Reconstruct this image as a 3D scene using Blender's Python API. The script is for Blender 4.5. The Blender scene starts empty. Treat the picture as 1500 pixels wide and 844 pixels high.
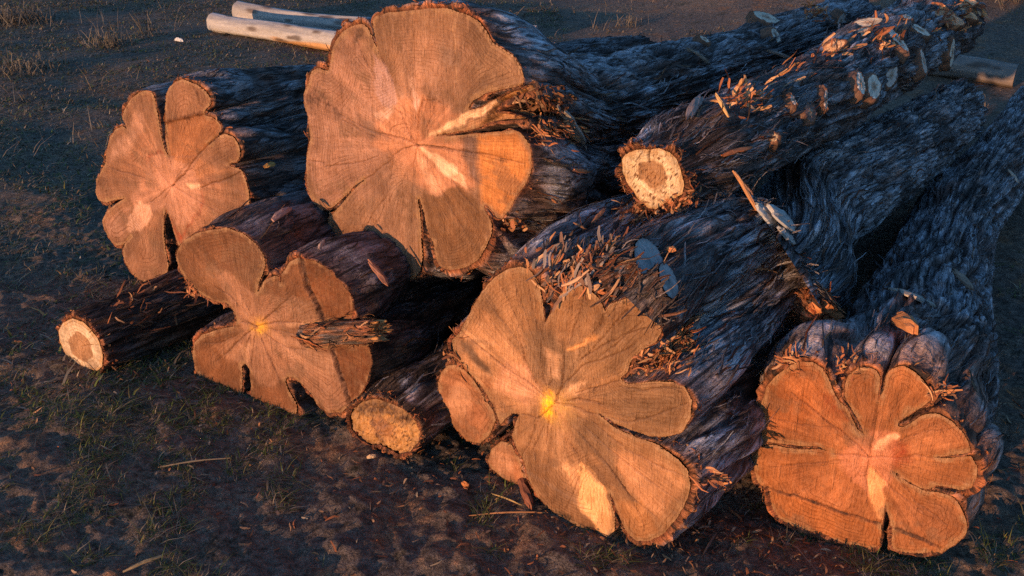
import bpy, math, random
import numpy as np
from mathutils import Vector, Matrix
from mathutils.geometry import delaunay_2d_cdt
from mathutils.bvhtree import BVHTree

random.seed(7)
RNG = np.random.default_rng(7)
scene = bpy.context.scene
COL = scene.collection

# ------------------------------------------------------------------ camera geometry
F = 1441.0
PIT = math.radians(25)
H = 1.7
CAM = np.array([0.0, 0.0, H])


def ray(px, py):
    a = (px - 750) / F
    b = -(py - 422) / F
    return np.array([a, math.cos(PIT) + b * math.sin(PIT), -math.sin(PIT) + b * math.cos(PIT)])


def at_y(px, py, y):
    d = ray(px, py)
    return CAM + d * (y / d[1])


def at_z(px, py, z=0.0):
    d = ray(px, py)
    return CAM + d * ((z - H) / d[2])


def on_plane(px, py, c, n):
    d = ray(px, py)
    return CAM + d * (np.dot(c - CAM, n) / np.dot(d, n))


AZ = math.radians(36)
AX = np.array([math.sin(AZ), math.cos(AZ), 0.0])       # the way the logs run
PX = np.array([math.cos(AZ), -math.sin(AZ), 0.0])      # across the logs
UP = np.array([0.0, 0.0, 1.0])

# ------------------------------------------------------------------ noise
_perm = np.random.default_rng(3).permutation(256)
_perm = np.concatenate([_perm, _perm, _perm])
_grad = np.random.default_rng(4).normal(size=(256, 3))
_grad /= np.linalg.norm(_grad, axis=1)[:, None]


def perlin(x, y, z):
    x, y, z = np.broadcast_arrays(np.asarray(x, float), np.asarray(y, float), np.asarray(z, float))
    xi = np.floor(x).astype(int); yi = np.floor(y).astype(int); zi = np.floor(z).astype(int)
    xf = x - xi; yf = y - yi; zf = z - zi
    xi &= 255; yi &= 255; zi &= 255
    u = xf**3 * (xf * (xf * 6 - 15) + 10); v = yf**3 * (yf * (yf * 6 - 15) + 10); w = zf**3 * (zf * (zf * 6 - 15) + 10)

    def g(dx, dy, dz):
        h = _perm[_perm[_perm[xi + dx] + yi + dy] + zi + dz]
        gr = _grad[h]
        return gr[..., 0] * (xf - dx) + gr[..., 1] * (yf - dy) + gr[..., 2] * (zf - dz)
    a = g(0, 0, 0) * (1 - u) + g(1, 0, 0) * u
    b = g(0, 1, 0) * (1 - u) + g(1, 1, 0) * u
    c = g(0, 0, 1) * (1 - u) + g(1, 0, 1) * u
    d = g(0, 1, 1) * (1 - u) + g(1, 1, 1) * u
    return ((a * (1 - v) + b * v) * (1 - w) + (c * (1 - v) + d * v) * w) * 1.6


def fbm(x, y, z, o=3):
    r = 0; a = 1.0
    for i in range(o):
        r = r + a * perlin(x * 2**i + 17 * i, y * 2**i, z * 2**i)
        a *= 0.5
    return r


def sstep(a, b, x):
    t = np.clip((x - a) / (b - a), 0, 1)
    return t * t * (3 - 2 * t)


# ------------------------------------------------------------------ mesh helpers
def mesh_obj(name, V, faces, mat, parent=None, col=None, vecs=None, floats=None, smooth=True):
    """faces: list of (n,k) int arrays."""
    me = bpy.data.meshes.new(name)
    V = np.asarray(V, dtype=np.float32)
    flat = []; starts = []; totals = []; pos = 0
    for f in faces:
        f = np.asarray(f, dtype=np.int32)
        if len(f) == 0:
            continue
        k = f.shape[1]
        flat.append(f.ravel())
        starts.append(pos + np.arange(len(f)) * k)
        totals.append(np.full(len(f), k))
        pos += f.size
    flat = np.concatenate(flat); starts = np.concatenate(starts); totals = np.concatenate(totals)
    me.vertices.add(len(V)); me.vertices.foreach_set('co', V.ravel())
    me.loops.add(len(flat)); me.loops.foreach_set('vertex_index', flat)
    me.polygons.add(len(starts)); me.polygons.foreach_set('loop_start', starts.astype(np.int32))
    me.polygons.foreach_set('loop_total', totals.astype(np.int32))
    me.polygons.foreach_set('use_smooth', np.full(len(starts), smooth))
    me.update(calc_edges=True)
    if col is not None:
        c = np.ones((len(V), 4), np.float32); c[:, :3] = col
        me.attributes.new('Col', 'FLOAT_COLOR', 'POINT').data.foreach_set('color', c.ravel())
    for k, a in (vecs or {}).items():
        me.attributes.new(k, 'FLOAT_VECTOR', 'POINT').data.foreach_set('vector', np.asarray(a, np.float32).ravel())
    for k, a in (floats or {}).items():
        me.attributes.new(k, 'FLOAT', 'POINT').data.foreach_set('value', np.asarray(a, np.float32).ravel())
    me.validate()
    me.materials.append(mat)
    o = bpy.data.objects.new(name, me)
    COL.objects.link(o)
    if parent is not None:
        o.parent = parent
        o.matrix_parent_inverse = Matrix.Translation(-parent.location)
    return o


def tag(o, label, cat, group=None):
    o['label'] = label; o['category'] = cat
    if group:
        o['group'] = group
    return o


def thing(name, loc, label, cat, group=None):
    o = bpy.data.objects.new(name, None)
    o.empty_display_size = 0.1
    COL.objects.link(o)
    o.location = Vector([float(v) for v in loc])
    return tag(o, label, cat, group)


class Bag:
    """collects vertices, faces and attributes of one mesh"""
    def __init__(s):
        s.V = []; s.Q = []; s.T = []; s.C = []; s.U = []; s.n = 0

    def add(s, V, Q=None, T=None, col=(1, 1, 1), uv=None):
        V = np.asarray(V, float)
        s.V.append(V)
        if Q is not None and len(Q): s.Q.append(np.asarray(Q) + s.n)
        if T is not None and len(T): s.T.append(np.asarray(T) + s.n)
        c = np.asarray(col, float)
        s.C.append(np.broadcast_to(c, (len(V), 3)) if c.ndim == 1 else c)
        s.U.append(np.zeros((len(V), 3)) if uv is None else uv)
        s.n += len(V)

    def build(s, name, mat, parent=None, smooth=True):
        fs = []
        if s.Q: fs.append(np.concatenate(s.Q))
        if s.T: fs.append(np.concatenate(s.T))
        return mesh_obj(name, np.concatenate(s.V), fs, mat, parent, np.concatenate(s.C), {'buv': np.concatenate(s.U)}, smooth=smooth)


# ------------------------------------------------------------------ materials
def new_mat(name):
    m = bpy.data.materials.new(name); m.use_nodes = True
    nt = m.node_tree
    bs = nt.nodes['Principled BSDF']
    return m, nt, bs


def N(nt, t, **kw):
    n = nt.nodes.new(t)
    for k, v in kw.items():
        if k.startswith('_'):
            n.inputs[k[1:].replace('_', ' ')].default_value = v
        else:
            setattr(n, k, v)
    return n


def L(nt, a, b):
    nt.links.new(a, b)


def attr(nt, name):
    return N(nt, 'ShaderNodeAttribute', attribute_name=name)


def mathn(nt, op, a, b=None, c=None):
    n = N(nt, 'ShaderNodeMath', operation=op)
    for i, v in enumerate((a, b, c)):
        if v is None: continue
        if isinstance(v, (int, float)): n.inputs[i].default_value = v
        else: L(nt, v, n.inputs[i])
    return n.outputs[0]


def mapr(nt, v, a, b, c, d):
    n = N(nt, 'ShaderNodeMapRange')
    L(nt, v, n.inputs[0])
    for i, q in enumerate((a, b, c, d)): n.inputs[i + 1].default_value = q
    return n.outputs[0]


def mixc(nt, fac, a, b, mode='MIX'):
    n = N(nt, 'ShaderNodeMix', data_type='RGBA', blend_type=mode)
    for s, v in ((n.inputs[0], fac), (n.inputs[6], a), (n.inputs[7], b)):
        if isinstance(v, (int, float)): s.default_value = v
        elif isinstance(v, tuple): s.default_value = (*v, 1)
        else: L(nt, v, s)
    return n.outputs[2]


def mapping(nt, vec, scale, rot=(0, 0, 0)):
    n = N(nt, 'ShaderNodeMapping')
    n.inputs['Scale'].default_value = scale; n.inputs['Rotation'].default_value = rot
    L(nt, vec, n.inputs['Vector'])
    return n.outputs[0]


def noise(nt, vec, scale, detail=4, rough=0.6, dist=0.0):
    n = N(nt, 'ShaderNodeTexNoise')
    n.inputs['Scale'].default_value = scale; n.inputs['Detail'].default_value = detail
    n.inputs['Roughness'].default_value = rough; n.inputs['Distortion'].default_value = dist
    if vec is not None: L(nt, vec, n.inputs['Vector'])
    return n.outputs[0]


def bump(nt, h, dist, strength=1.0, prev=None):
    n = N(nt, 'ShaderNodeBump')
    n.inputs['Strength'].default_value = strength; n.inputs['Distance'].default_value = dist
    L(nt, h, n.inputs['Height'])
    if prev is not None: L(nt, prev, n.inputs['Normal'])
    return n.outputs[0]


def mat_bark():
    m, nt, bs = new_mat('shaggy_bark')
    c = attr(nt, 'Col').outputs['Color']; uv = attr(nt, 'buv').outputs['Vector']
    f1 = noise(nt, mapping(nt, uv, (1.0, 0.055, 1.0)), 190, 6, 0.72, 0.8)
    f2 = noise(nt, mapping(nt, uv, (1.0, 0.13, 1.0)), 48, 4, 0.62, 0.6)
    f3 = noise(nt, mapping(nt, uv, (1, 1, 1)), 9, 3)
    mo = noise(nt, mapping(nt, uv, (1.0, 0.28, 1.0)), 34, 5, 0.7, 0.8)
    k = mathn(nt, 'MULTIPLY', mapr(nt, mo, 0.34, 0.66, 0.55, 1.5), mathn(nt, 'MULTIPLY', mapr(nt, f1, 0.36, 0.64, 0.42, 1.55), mapr(nt, f2, 0.32, 0.68, 0.6, 1.4)))  # self-shadowing of the grooves multiplied into the bark colour
    col = mixc(nt, 1.0, c, k, 'MULTIPLY')
    col = mixc(nt, mapr(nt, f3, 0.5, 0.72, 0.0, 0.55), col, mixc(nt, 1.0, col, (1.5, 0.85, 0.55), 'MULTIPLY'))
    gr = noise(nt, mapping(nt, uv, (1.0, 0.07, 1.0)), 95, 3, 0.6, 1.4)
    col = mixc(nt, mapr(nt, gr, 0.37, 0.45, 0.9, 0.0), col, (0.022, 0.017, 0.016))
    L(nt, col, bs.inputs['Base Color'])
    bs.inputs['Roughness'].default_value = 0.72
    bs.inputs['Specular IOR Level'].default_value = 0.35
    b = bump(nt, f1, 0.012, 1.0)
    b = bump(nt, f2, 0.016, 1.0, b)
    b = bump(nt, mo, 0.02, 0.8, b)
    b = bump(nt, mapr(nt, gr, 0.36, 0.52, 0.0, 1.0), 0.006, 1.0, b)
    L(nt, b, bs.inputs['Normal'])
    return m


def mat_face():
    m, nt, bs = new_mat('sawn_wood')
    c = attr(nt, 'Col').outputs['Color']
    fu = attr(nt, 'fuv').outputs['Vector']
    rg = attr(nt, 'ring').outputs['Fac']; an = attr(nt, 'ang').outputs['Fac']
    n_big = noise(nt, fu, 5, 4, 0.6)
    n_mid = noise(nt, fu, 22, 5, 0.65)
    n_fin = noise(nt, fu, 150, 3, 0.7)
    saw = noise(nt, mapping(nt, fu, (1, 0.045, 1), (0, 0, 0.45)), 260, 3, 0.6)
    sawb = noise(nt, mapping(nt, fu, (1, 0.10, 1), (0, 0, 0.62)), 90, 3, 0.6)
    # growth rings
    ph = mathn(nt, 'MULTIPLY_ADD', n_mid, 1.2, rg)
    wv = mathn(nt, 'SINE', mathn(nt, 'MULTIPLY', ph, 2 * math.pi))
    wv2 = mathn(nt, 'SINE', mathn(nt, 'MULTIPLY', ph, 2 * math.pi * 2.37))
    rw = mathn(nt, 'ADD', wv, mathn(nt, 'MULTIPLY', wv2, 0.6))
    mask = mapr(nt, n_big, 0.42, 0.6, 0.15, 1.0)
    rings = mathn(nt, 'MULTIPLY_ADD', mathn(nt, 'MULTIPLY', mathn(nt, 'POWER', mathn(nt, 'MAXIMUM', mathn(nt, 'MULTIPLY', rw, 0.625), 0.0), 1.6), mask), -0.62, 1.08)
    # rays running out from the pith
    cx = N(nt, 'ShaderNodeCombineXYZ'); L(nt, mathn(nt, 'MULTIPLY', an, 34), cx.inputs[0]); L(nt, mathn(nt, 'MULTIPLY', rg, 0.10), cx.inputs[1])
    ry = noise(nt, cx.outputs[0], 1.6, 4, 0.7)
    rays = mathn(nt, 'ADD', 1.0, mathn(nt, 'MULTIPLY', mapr(nt, ry, 0.3, 0.7, -.24, .16), mapr(nt, rg, 3.0, 14.0, 0.15, 1.0)))
    sw = mapr(nt, saw, 0.3, 0.7, 0.90, 1.08)
    sb = mapr(nt, sawb, 0.3, 0.7, 0.84, 1.12)
    fin = mapr(nt, n_fin, 0.25, 0.75, 0.86, 1.11)
    k = mathn(nt, 'MULTIPLY', mathn(nt, 'MULTIPLY', mathn(nt, 'MULTIPLY', rings, rays), sw), mathn(nt, 'MULTIPLY', fin, sb))
    k = mathn(nt, 'MULTIPLY', k, mapr(nt, n_mid, 0.3, 0.7, 0.80, 1.16))
    cc = N(nt, 'ShaderNodeCombineXYZ')
    L(nt, mathn(nt, 'POWER', k, 0.8), cc.inputs[0]); L(nt, k, cc.inputs[1]); L(nt, mathn(nt, 'POWER', k, 1.25), cc.inputs[2])
    col = mixc(nt, 1.0, c, cc.outputs[0], 'MULTIPLY')
    # dusty grey weather film in blotches
    col = mixc(nt, mapr(nt, n_big, 0.58, 0.78, 0.0, 0.14), col, (0.36, 0.23, 0.15))
    L(nt, col, bs.inputs['Base Color'])
    bs.inputs['Roughness'].default_value = 0.62
    bs.inputs['Specular IOR Level'].default_value = 0.3
    b = bump(nt, saw, 0.0035, 1.0)
    b = bump(nt, n_fin, 0.0012, 1.0, b)
    b = bump(nt, sawb, 0.010, 1.0, b)
    b = bump(nt, n_mid, 0.010, 0.7, b)
    L(nt, b, bs.inputs['Normal'])
    return m


def mat_wood(name, rough=0.7, amp=0.3):
    """plain split or weathered wood: colour from the mesh, grain along buv.y"""
    m, nt, bs = new_mat(name)
    c = attr(nt, 'Col').outputs['Color']; uv = attr(nt, 'buv').outputs['Vector']
    f1 = noise(nt, mapping(nt, uv, (1.0, 0.06, 1.0)), 220, 4, 0.6, 0.3)
    f2 = noise(nt, mapping(nt, uv, (1.0, 0.4, 1.0)), 30, 4, 0.6)
    k = mathn(nt, 'MULTIPLY', mapr(nt, f1, 0.3, 0.7, 1 - amp, 1 + amp), mapr(nt, f2, 0.3, 0.7, 1 - amp, 1 + amp * 0.8))
    L(nt, mixc(nt, 1.0, c, k, 'MULTIPLY'), bs.inputs['Base Color'])
    bs.inputs['Roughness'].default_value = rough
    bs.inputs['Specular IOR Level'].default_value = 0.3
    L(nt, bump(nt, f1, 0.003, 0.8), bs.inputs['Normal'])
    return m


def mat_ground():
    m, nt, bs = new_mat('trampled_soil')
    tc = N(nt, 'ShaderNodeTexCoord').outputs['Object']
    a = noise(nt, tc, 1.1, 5, 0.6)
    b = noise(nt, tc, 4.5, 6, 0.65, 0.4)
    c = noise(nt, tc, 38, 5, 0.7)
    d = noise(nt, tc, 170, 4, 0.7)
    fib = noise(nt, mapping(nt, tc, (1, 0.15, 1), (0, 0, 0.6)), 130, 3, 0.6, 1.6)
    fib2 = noise(nt, mapping(nt, tc, (1, 0.15, 1), (0, 0, -0.9)), 110, 3, 0.6, 1.6)
    col = mixc(nt, mapr(nt, a, 0.4, 0.62, 0, 1), (0.160, 0.126, 0.106), (0.22, 0.160, 0.118))
    b = mathn(nt, 'ADD', b, mathn(nt, 'MULTIPLY_ADD', c, .35, -.175))
    col = mixc(nt, mapr(nt, b, 0.53, 0.66, 0, 0.85), col, (0.29, 0.15, 0.08))
    col = mixc(nt, mapr(nt, b, 0.30, 0.44, 0.7, 0), col, (0.035, 0.042, 0.024))
    st = mathn(nt, 'MAXIMUM', mapr(nt, fib, 0.60, 0.70, 0, 1), mapr(nt, fib2, 0.61, 0.71, 0, 1))
    col = mixc(nt, mathn(nt, 'MULTIPLY', st, mapr(nt, a, 0.3, 0.6, 0.15, 0.6)), col, (0.26, 0.21, 0.15))
    k = mathn(nt, 'MULTIPLY', mapr(nt, c, 0.32, 0.68, 0.42, 1.6), mapr(nt, d, 0.3, 0.7, 0.55, 1.45))
    col = mixc(nt, 1.0, col, k, 'MULTIPLY')
    L(nt, col, bs.inputs['Base Color'])
    bs.inputs['Roughness'].default_value = 0.9
    bs.inputs['Specular IOR Level'].default_value = 0.15
    n = bump(nt, d, 0.006, 1.0)
    n = bump(nt, c, 0.022, 1.0, n)
    n = bump(nt, st, 0.006, 0.7, n)
    L(nt, n, bs.inputs['Normal'])
    return m


def mat_grass():
    m, nt, bs = new_mat('grass_blades')
    L(nt, attr(nt, 'Col').outputs['Color'], bs.inputs['Base Color'])
    bs.inputs['Roughness'].default_value = 0.75
    bs.inputs['Specular IOR Level'].default_value = 0.2
    return m


BARK = mat_bark(); FACE = mat_face(); WOOD = mat_wood('split_wood'); PEEL = mat_wood('peeled_pole', 0.6, 0.16)
GROUND = mat_ground(); GRASS = mat_grass()

# ------------------------------------------------------------------ 2-D helpers
def poly_sd(P, poly):
    """signed distance, negative inside"""
    poly = np.asarray(poly, float)
    A = poly; B = np.roll(poly, -1, axis=0)
    best = np.full(len(P), 1e9); inside = np.zeros(len(P), bool)
    for a, b in zip(A, B):
        ab = b - a; L2 = max(ab @ ab, 1e-12)
        t = np.clip(((P - a) @ ab) / L2, 0, 1)
        d = np.hypot(P[:, 0] - a[0] - t * ab[0], P[:, 1] - a[1] - t * ab[1])
        best = np.minimum(best, d)
        cond = (a[1] > P[:, 1]) != (b[1] > P[:, 1])
        if b[1] != a[1]:
            inside ^= cond & (P[:, 0] < (b[0] - a[0]) * (P[:, 1] - a[1]) / (b[1] - a[1]) + a[0])
    return np.where(inside, -best, best)


def resample(poly, n, closed=True):
    poly = np.asarray(poly, float)
    if closed: poly = np.vstack([poly, poly[:1]])
    s = np.concatenate([[0], np.cumsum(np.hypot(*np.diff(poly, axis=0).T))])
    t = np.linspace(0, s[-1], n, endpoint=not closed)
    return np.column_stack([np.interp(t, s, poly[:, 0]), np.interp(t, s, poly[:, 1])])


def fsmooth(z, kc):
    """low-pass a closed complex curve"""
    n = len(z); f = np.fft.fft(z); k = np.fft.fftfreq(n, 1 / n)
    return np.fft.ifft(f * np.exp(-(k / kc)**2))


class Frame:
    """plane of a sawn end: centre, u (across), v (up), n (pointing out of the wood)"""
    def __init__(s, C, az=AZ, tilt=0.0):
        s.C = np.asarray(C, float)
        ax = np.array([math.sin(az) * math.cos(tilt), math.cos(az) * math.cos(tilt), math.sin(tilt)])
        s.ax = ax; s.n = -ax
        s.u = np.cross(ax, UP); s.u /= np.linalg.norm(s.u)
        s.v = np.cross(s.u, ax)

    def uv(s, px):
        out = []
        for x, y in px:
            q = on_plane(x, y, s.C, s.n) - s.C
            out.append((q @ s.u, q @ s.v))
        return np.array(out)

    def xyz(s, uv, depth=0.0):
        return s.C + uv[:, :1] * s.u + uv[:, 1:2] * s.v + np.reshape(depth, (-1, 1)) * s.ax


def clean_outline(poly_uv, kc=90, n=520):
    if n > 400: kc = 230; n = int(n * 1.25)
    z = resample(poly_uv, n); z = z[:, 0] + 1j * z[:, 1]
    area = 0.5 * np.sum(z.real * np.roll(z.imag, -1) - np.roll(z.real, -1) * z.imag)
    if area < 0: z = z[::-1]
    z = fsmooth(z, kc)
    i = np.arange(n)
    wob = perlin(i / n * 24, 1.1, abs(area) * 50) * 0.0035 + perlin(i / n * 70, 3.1, abs(area) * 50) * 0.003 + perlin(i / n * 170, 7.7, abs(area) * 50) * 0.0018
    wob *= min(1.0, math.sqrt(abs(area)) / .55)
    wob *= 0.5 - 0.5 * np.cos(2 * math.pi * np.clip(np.minimum(i, n - i) / 12, 0, 1) / 2)
    t = np.roll(z, -1) - np.roll(z, 1); nr = -1j * t / (np.abs(t) + 1e-9)
    z = z + nr * wob
    k = np.argmin(z.imag)            # the seam goes underneath
    return np.roll(z, -k)


def wood_face(name, parent, fr, z, pith, base, cracks=(), patches=(), recess=(), step=0.0045, rings=48, autocracks=40, rough=0.0008,
              edge=(0.36, 0.2, 0.1), seed=1, lim=None, dash=None, dome=0.0, mat=None, tint=(.8, .76, .8), contrast=1.42):
    """the sawn end of a log: dense sheet with real checks and steps, colour of the wood from zones"""
    rng = np.random.default_rng(seed)
    poly = np.column_stack([z.real, z.imag])
    pith = np.asarray(pith, float)
    lo, hi = poly.min(0), poly.max(0)
    gx, gy = np.meshgrid(np.arange(lo[0], hi[0], step), np.arange(lo[1], hi[1], step * 0.866))
    gx = gx + (np.arange(gx.shape[0]) % 2)[:, None] * step / 2
    G = np.column_stack([gx.ravel(), gy.ravel()]) + rng.normal(0, step * 0.12, (gx.size, 2))
    G = G[poly_sd(G, poly) < -step * 0.55]
    # crack polylines
    lines = []                      # (points, width, depth, strength)
    for c in cracks:
        pts = np.asarray(c[0], float); w = c[1] * (1.7 if c[1] < .0035 else 1.0); dk = c[2] if len(c) > 2 else 1.0
        seglen = np.hypot(*np.diff(pts, axis=0).T).sum()
        q = resample(pts, max(4, int(seglen / 0.004)), closed=False)
        s = np.linspace(0, seglen, len(q))
        off = perlin(s * 28, rng.uniform(0, 99), 0.5) * 0.0032 + perlin(s * 90, rng.uniform(0, 99), 0.5) * 0.0016
        d = np.gradient(q, axis=0); d /= np.linalg.norm(d, axis=1)[:, None] + 1e-9
        q = q + np.column_stack([-d[:, 1], d[:, 0]]) * off[:, None]
        ww = w * np.clip(np.sin(np.linspace(0.35, math.pi - 0.1, len(q))) + 0.25, 0.2, 1) if w < 0.004 else np.full(len(q), w)
        lines.append((q, ww, dk))
    for i in range(autocracks):
        a = rng.uniform(0, 2 * math.pi); dr = np.array([math.cos(a), math.sin(a)])
        r0 = abs(rng.normal(0.10, 0.09)) + 0.02; ln = rng.uniform(0.03, 0.15)
        n = max(4, int(ln / 0.005)); t = np.linspace(r0, r0 + ln, n)
        bend = np.cumsum(rng.normal(0, 0.0009, n)) + rng.uniform(-.25, .25) * (t - r0)**2 * 4
        q = pith + dr * t[:, None] + np.array([-dr[1], dr[0]]) * bend[:, None]
        q = q[poly_sd(q, poly) < -0.006]
        if len(q) > 3:
            lines.append((q, np.full(len(q), 0.0005), rng.uniform(0.15, 0.6)))
    extra = []
    for q, ww, dk in lines:
        d = np.gradient(q, axis=0); d /= np.linalg.norm(d, axis=1)[:, None] + 1e-9
        nr = np.column_stack([-d[:, 1], d[:, 0]])
        for m_ in (0, -1, 1):
            extra.append(q + nr * (ww * 0.5 + 0.0009)[:, None] * m_)
    if extra:
        X = np.vstack(extra); X = X[poly_sd(X, poly) < -0.002]
        cell = {}
        keep = []
        for i, p in enumerate(X):
            k = (int(p[0] / 0.0011), int(p[1] / 0.0011))
            if k not in cell: cell[k] = 1; keep.append(i)
        X = X[keep]
        cg = set((int(p[0] // 0.003), int(p[1] // 0.003)) for p in X)
        G = np.array([p for p in G if (int(p[0] // 0.003), int(p[1] // 0.003)) not in cg])
    else:
        X = np.zeros((0, 2))
    allp = np.vstack([poly, X, G])
    nb = len(poly)
    ed = [(i, (i + 1) % nb) for i in range(nb)]
    vs, es, fs, *_ = delaunay_2d_cdt([Vector(p) for p in allp], ed, [], 1, 1e-6)
    P = np.array([(v[0], v[1]) for v in vs]); T = np.array([f for f in fs if len(f) == 3])
    # fields
    dc = np.hypot(P[:, 0] - pith[0], P[:, 1] - pith[1])
    db = np.full(len(P), 1e9); pr = poly[::2]
    for i in range(0, len(P), 4000):
        db[i:i + 4000] = np.sqrt(((P[i:i + 4000, None, :] - pr[None]) ** 2).sum(2).min(1))
    t = dc / (dc + db * 1.15 + 1e-6)
    ang = np.arctan2(P[:, 1] - pith[1], P[:, 0] - pith[0])
    c0, c1, c2 = [np.array(c) for c in base]
    nz = fbm(P[:, 0] * 9, P[:, 1] * 9, seed * 3.3, 3)
    tt = t + 0.12 * nz
    col = c0 + (c1 - c0) * sstep(0.15, 0.5, tt)[:, None]
    col = col + (c2 - col) * sstep(0.5, 0.95, tt)[:, None]
    col = col * (1 + 0.10 * fbm(P[:, 0] * 5, P[:, 1] * 5, seed * 7.1, 2))[:, None]
    wx = P + 0.010 * np.column_stack([fbm(P[:, 0] * 22, P[:, 1] * 22, 1.5, 3), fbm(P[:, 0] * 22, P[:, 1] * 22, 8.5, 3)])
    for pt in patches:
        pol, pc, soft = pt[0], np.array(pt[1]), pt[2]
        al = pt[3] if len(pt) > 3 else 1.0
        sd = poly_sd(wx, pol)
        m_ = (1 - sstep(-soft, soft, sd)) * al
        if pc[2] < .11: m_ = m_ * np.clip(.62 + .5 * perlin(P[:, 0] * 130, P[:, 1] * 130, 3.3) + .45 * perlin(P[:, 0] * 45, P[:, 1] * 45, 6.3), 0, 1)
        col = col + (pc - col) * m_[:, None]
    if dash is not None:            # torn fibre marks
        q_ = P[:, 0] * .5 + P[:, 1] * .87; r_ = P[:, 0] * .87 - P[:, 1] * .5
        dn = perlin(r_ * 230, q_ * 60, seed) + .35 * perlin(P[:, 0] * 30, P[:, 1] * 30, seed + 4)
        m_ = sstep(0.30, 0.45, dn) * 0.8
        col = col + (np.array(dash) - col) * m_[:, None]
    lob = fbm(P[:, 0] * 11 + 4, P[:, 1] * 11, seed * 2.9, 4)
    fan = perlin(np.cos(ang) * 9, np.sin(ang) * 9, seed * 4.4 + t * .6)
    col = col * (1 + .10 * lob + .07 * np.tanh(fan * 2.5) * sstep(.12, .45, t) + .10 * (1 - sstep(.05, .5, t)) - .10 * sstep(.55, 1, t))[:, None]
    mc = col.mean(0)
    col = mc * (np.maximum(col, .01) / mc) ** 1.12
    lm = col @ np.array([.5, .4, .1]); col = .85 * col * ((lm / lm.mean()) ** (contrast - .5))[:, None] * np.array(tint)
    mud = sstep(.38, .62, fbm(P[:, 0] * 6 + 3, P[:, 1] * 9, seed * 8.8, 4) + .25 * perlin(P[:, 0] * 60, P[:, 1] * 60, seed)) * sstep(.25, .6, t)
    col = col + (np.array([.19, .10, .055]) - col) * (mud * .5)[:, None]
    # narrow darker rim just under the bark
    er = (1 - sstep(0.001, 0.016, db + 0.012 * fbm(P[:, 0] * 38, P[:, 1] * 38, 2.2 + seed, 3)))
    col = col + (np.array(edge) - col) * (er * 0.75)[:, None]
    dep = rough * fbm(P[:, 0] * 60, P[:, 1] * 60, seed * 1.7, 3) + 0.0025 * fbm(P[:, 0] * 7, P[:, 1] * 7, seed, 2) + dome * (t ** 2)
    dep += 0.006 * (1 - sstep(0.0, 0.007, db)) * (0.5 + 0.5 * perlin(P[:, 0] * 40, P[:, 1] * 40, 5.0))
    for pol, dp, soft in recess:
        dep += dp * (1 - sstep(-soft, soft, poly_sd(wx if soft > 0.003 else P, pol)))
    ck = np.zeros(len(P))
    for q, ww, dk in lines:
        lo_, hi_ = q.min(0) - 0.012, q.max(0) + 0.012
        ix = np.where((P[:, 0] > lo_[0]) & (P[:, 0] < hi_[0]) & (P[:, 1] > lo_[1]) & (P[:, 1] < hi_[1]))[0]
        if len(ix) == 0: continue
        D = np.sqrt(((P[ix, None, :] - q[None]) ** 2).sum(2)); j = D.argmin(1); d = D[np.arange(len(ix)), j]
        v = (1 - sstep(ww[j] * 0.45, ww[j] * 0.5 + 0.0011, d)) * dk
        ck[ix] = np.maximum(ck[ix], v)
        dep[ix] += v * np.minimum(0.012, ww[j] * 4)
    col = col + (np.array([0.075, 0.032, 0.018]) - col) * (ck * 0.93)[:, None]  # cracks painted dark too: bark dirt plus the shade of their depth
    V = fr.xyz(P, dep)
    tri = T
    a = V[tri[0]]; nn = np.cross(a[1] - a[0], a[2] - a[0])
    if nn @ fr.n < 0: tri = tri[:, ::-1]
    fuv = np.column_stack([P, np.full(len(P), seed * 1.37)])
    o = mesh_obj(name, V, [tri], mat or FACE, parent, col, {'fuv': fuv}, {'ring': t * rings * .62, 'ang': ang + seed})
    return o


SHRED_COLS = np.array([(0.20, 0.16, 0.15), (0.16, 0.13, 0.125), (0.13, 0.10, 0.09), (0.24, 0.19, 0.17), (0.17, 0.09, 0.06), (0.10, 0.07, 0.06)])
RED_COLS = np.array([(0.42, 0.15, 0.06), (0.34, 0.12, 0.05), (0.50, 0.22, 0.09), (0.22, 0.08, 0.04), (0.55, 0.30, 0.15)])


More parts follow.
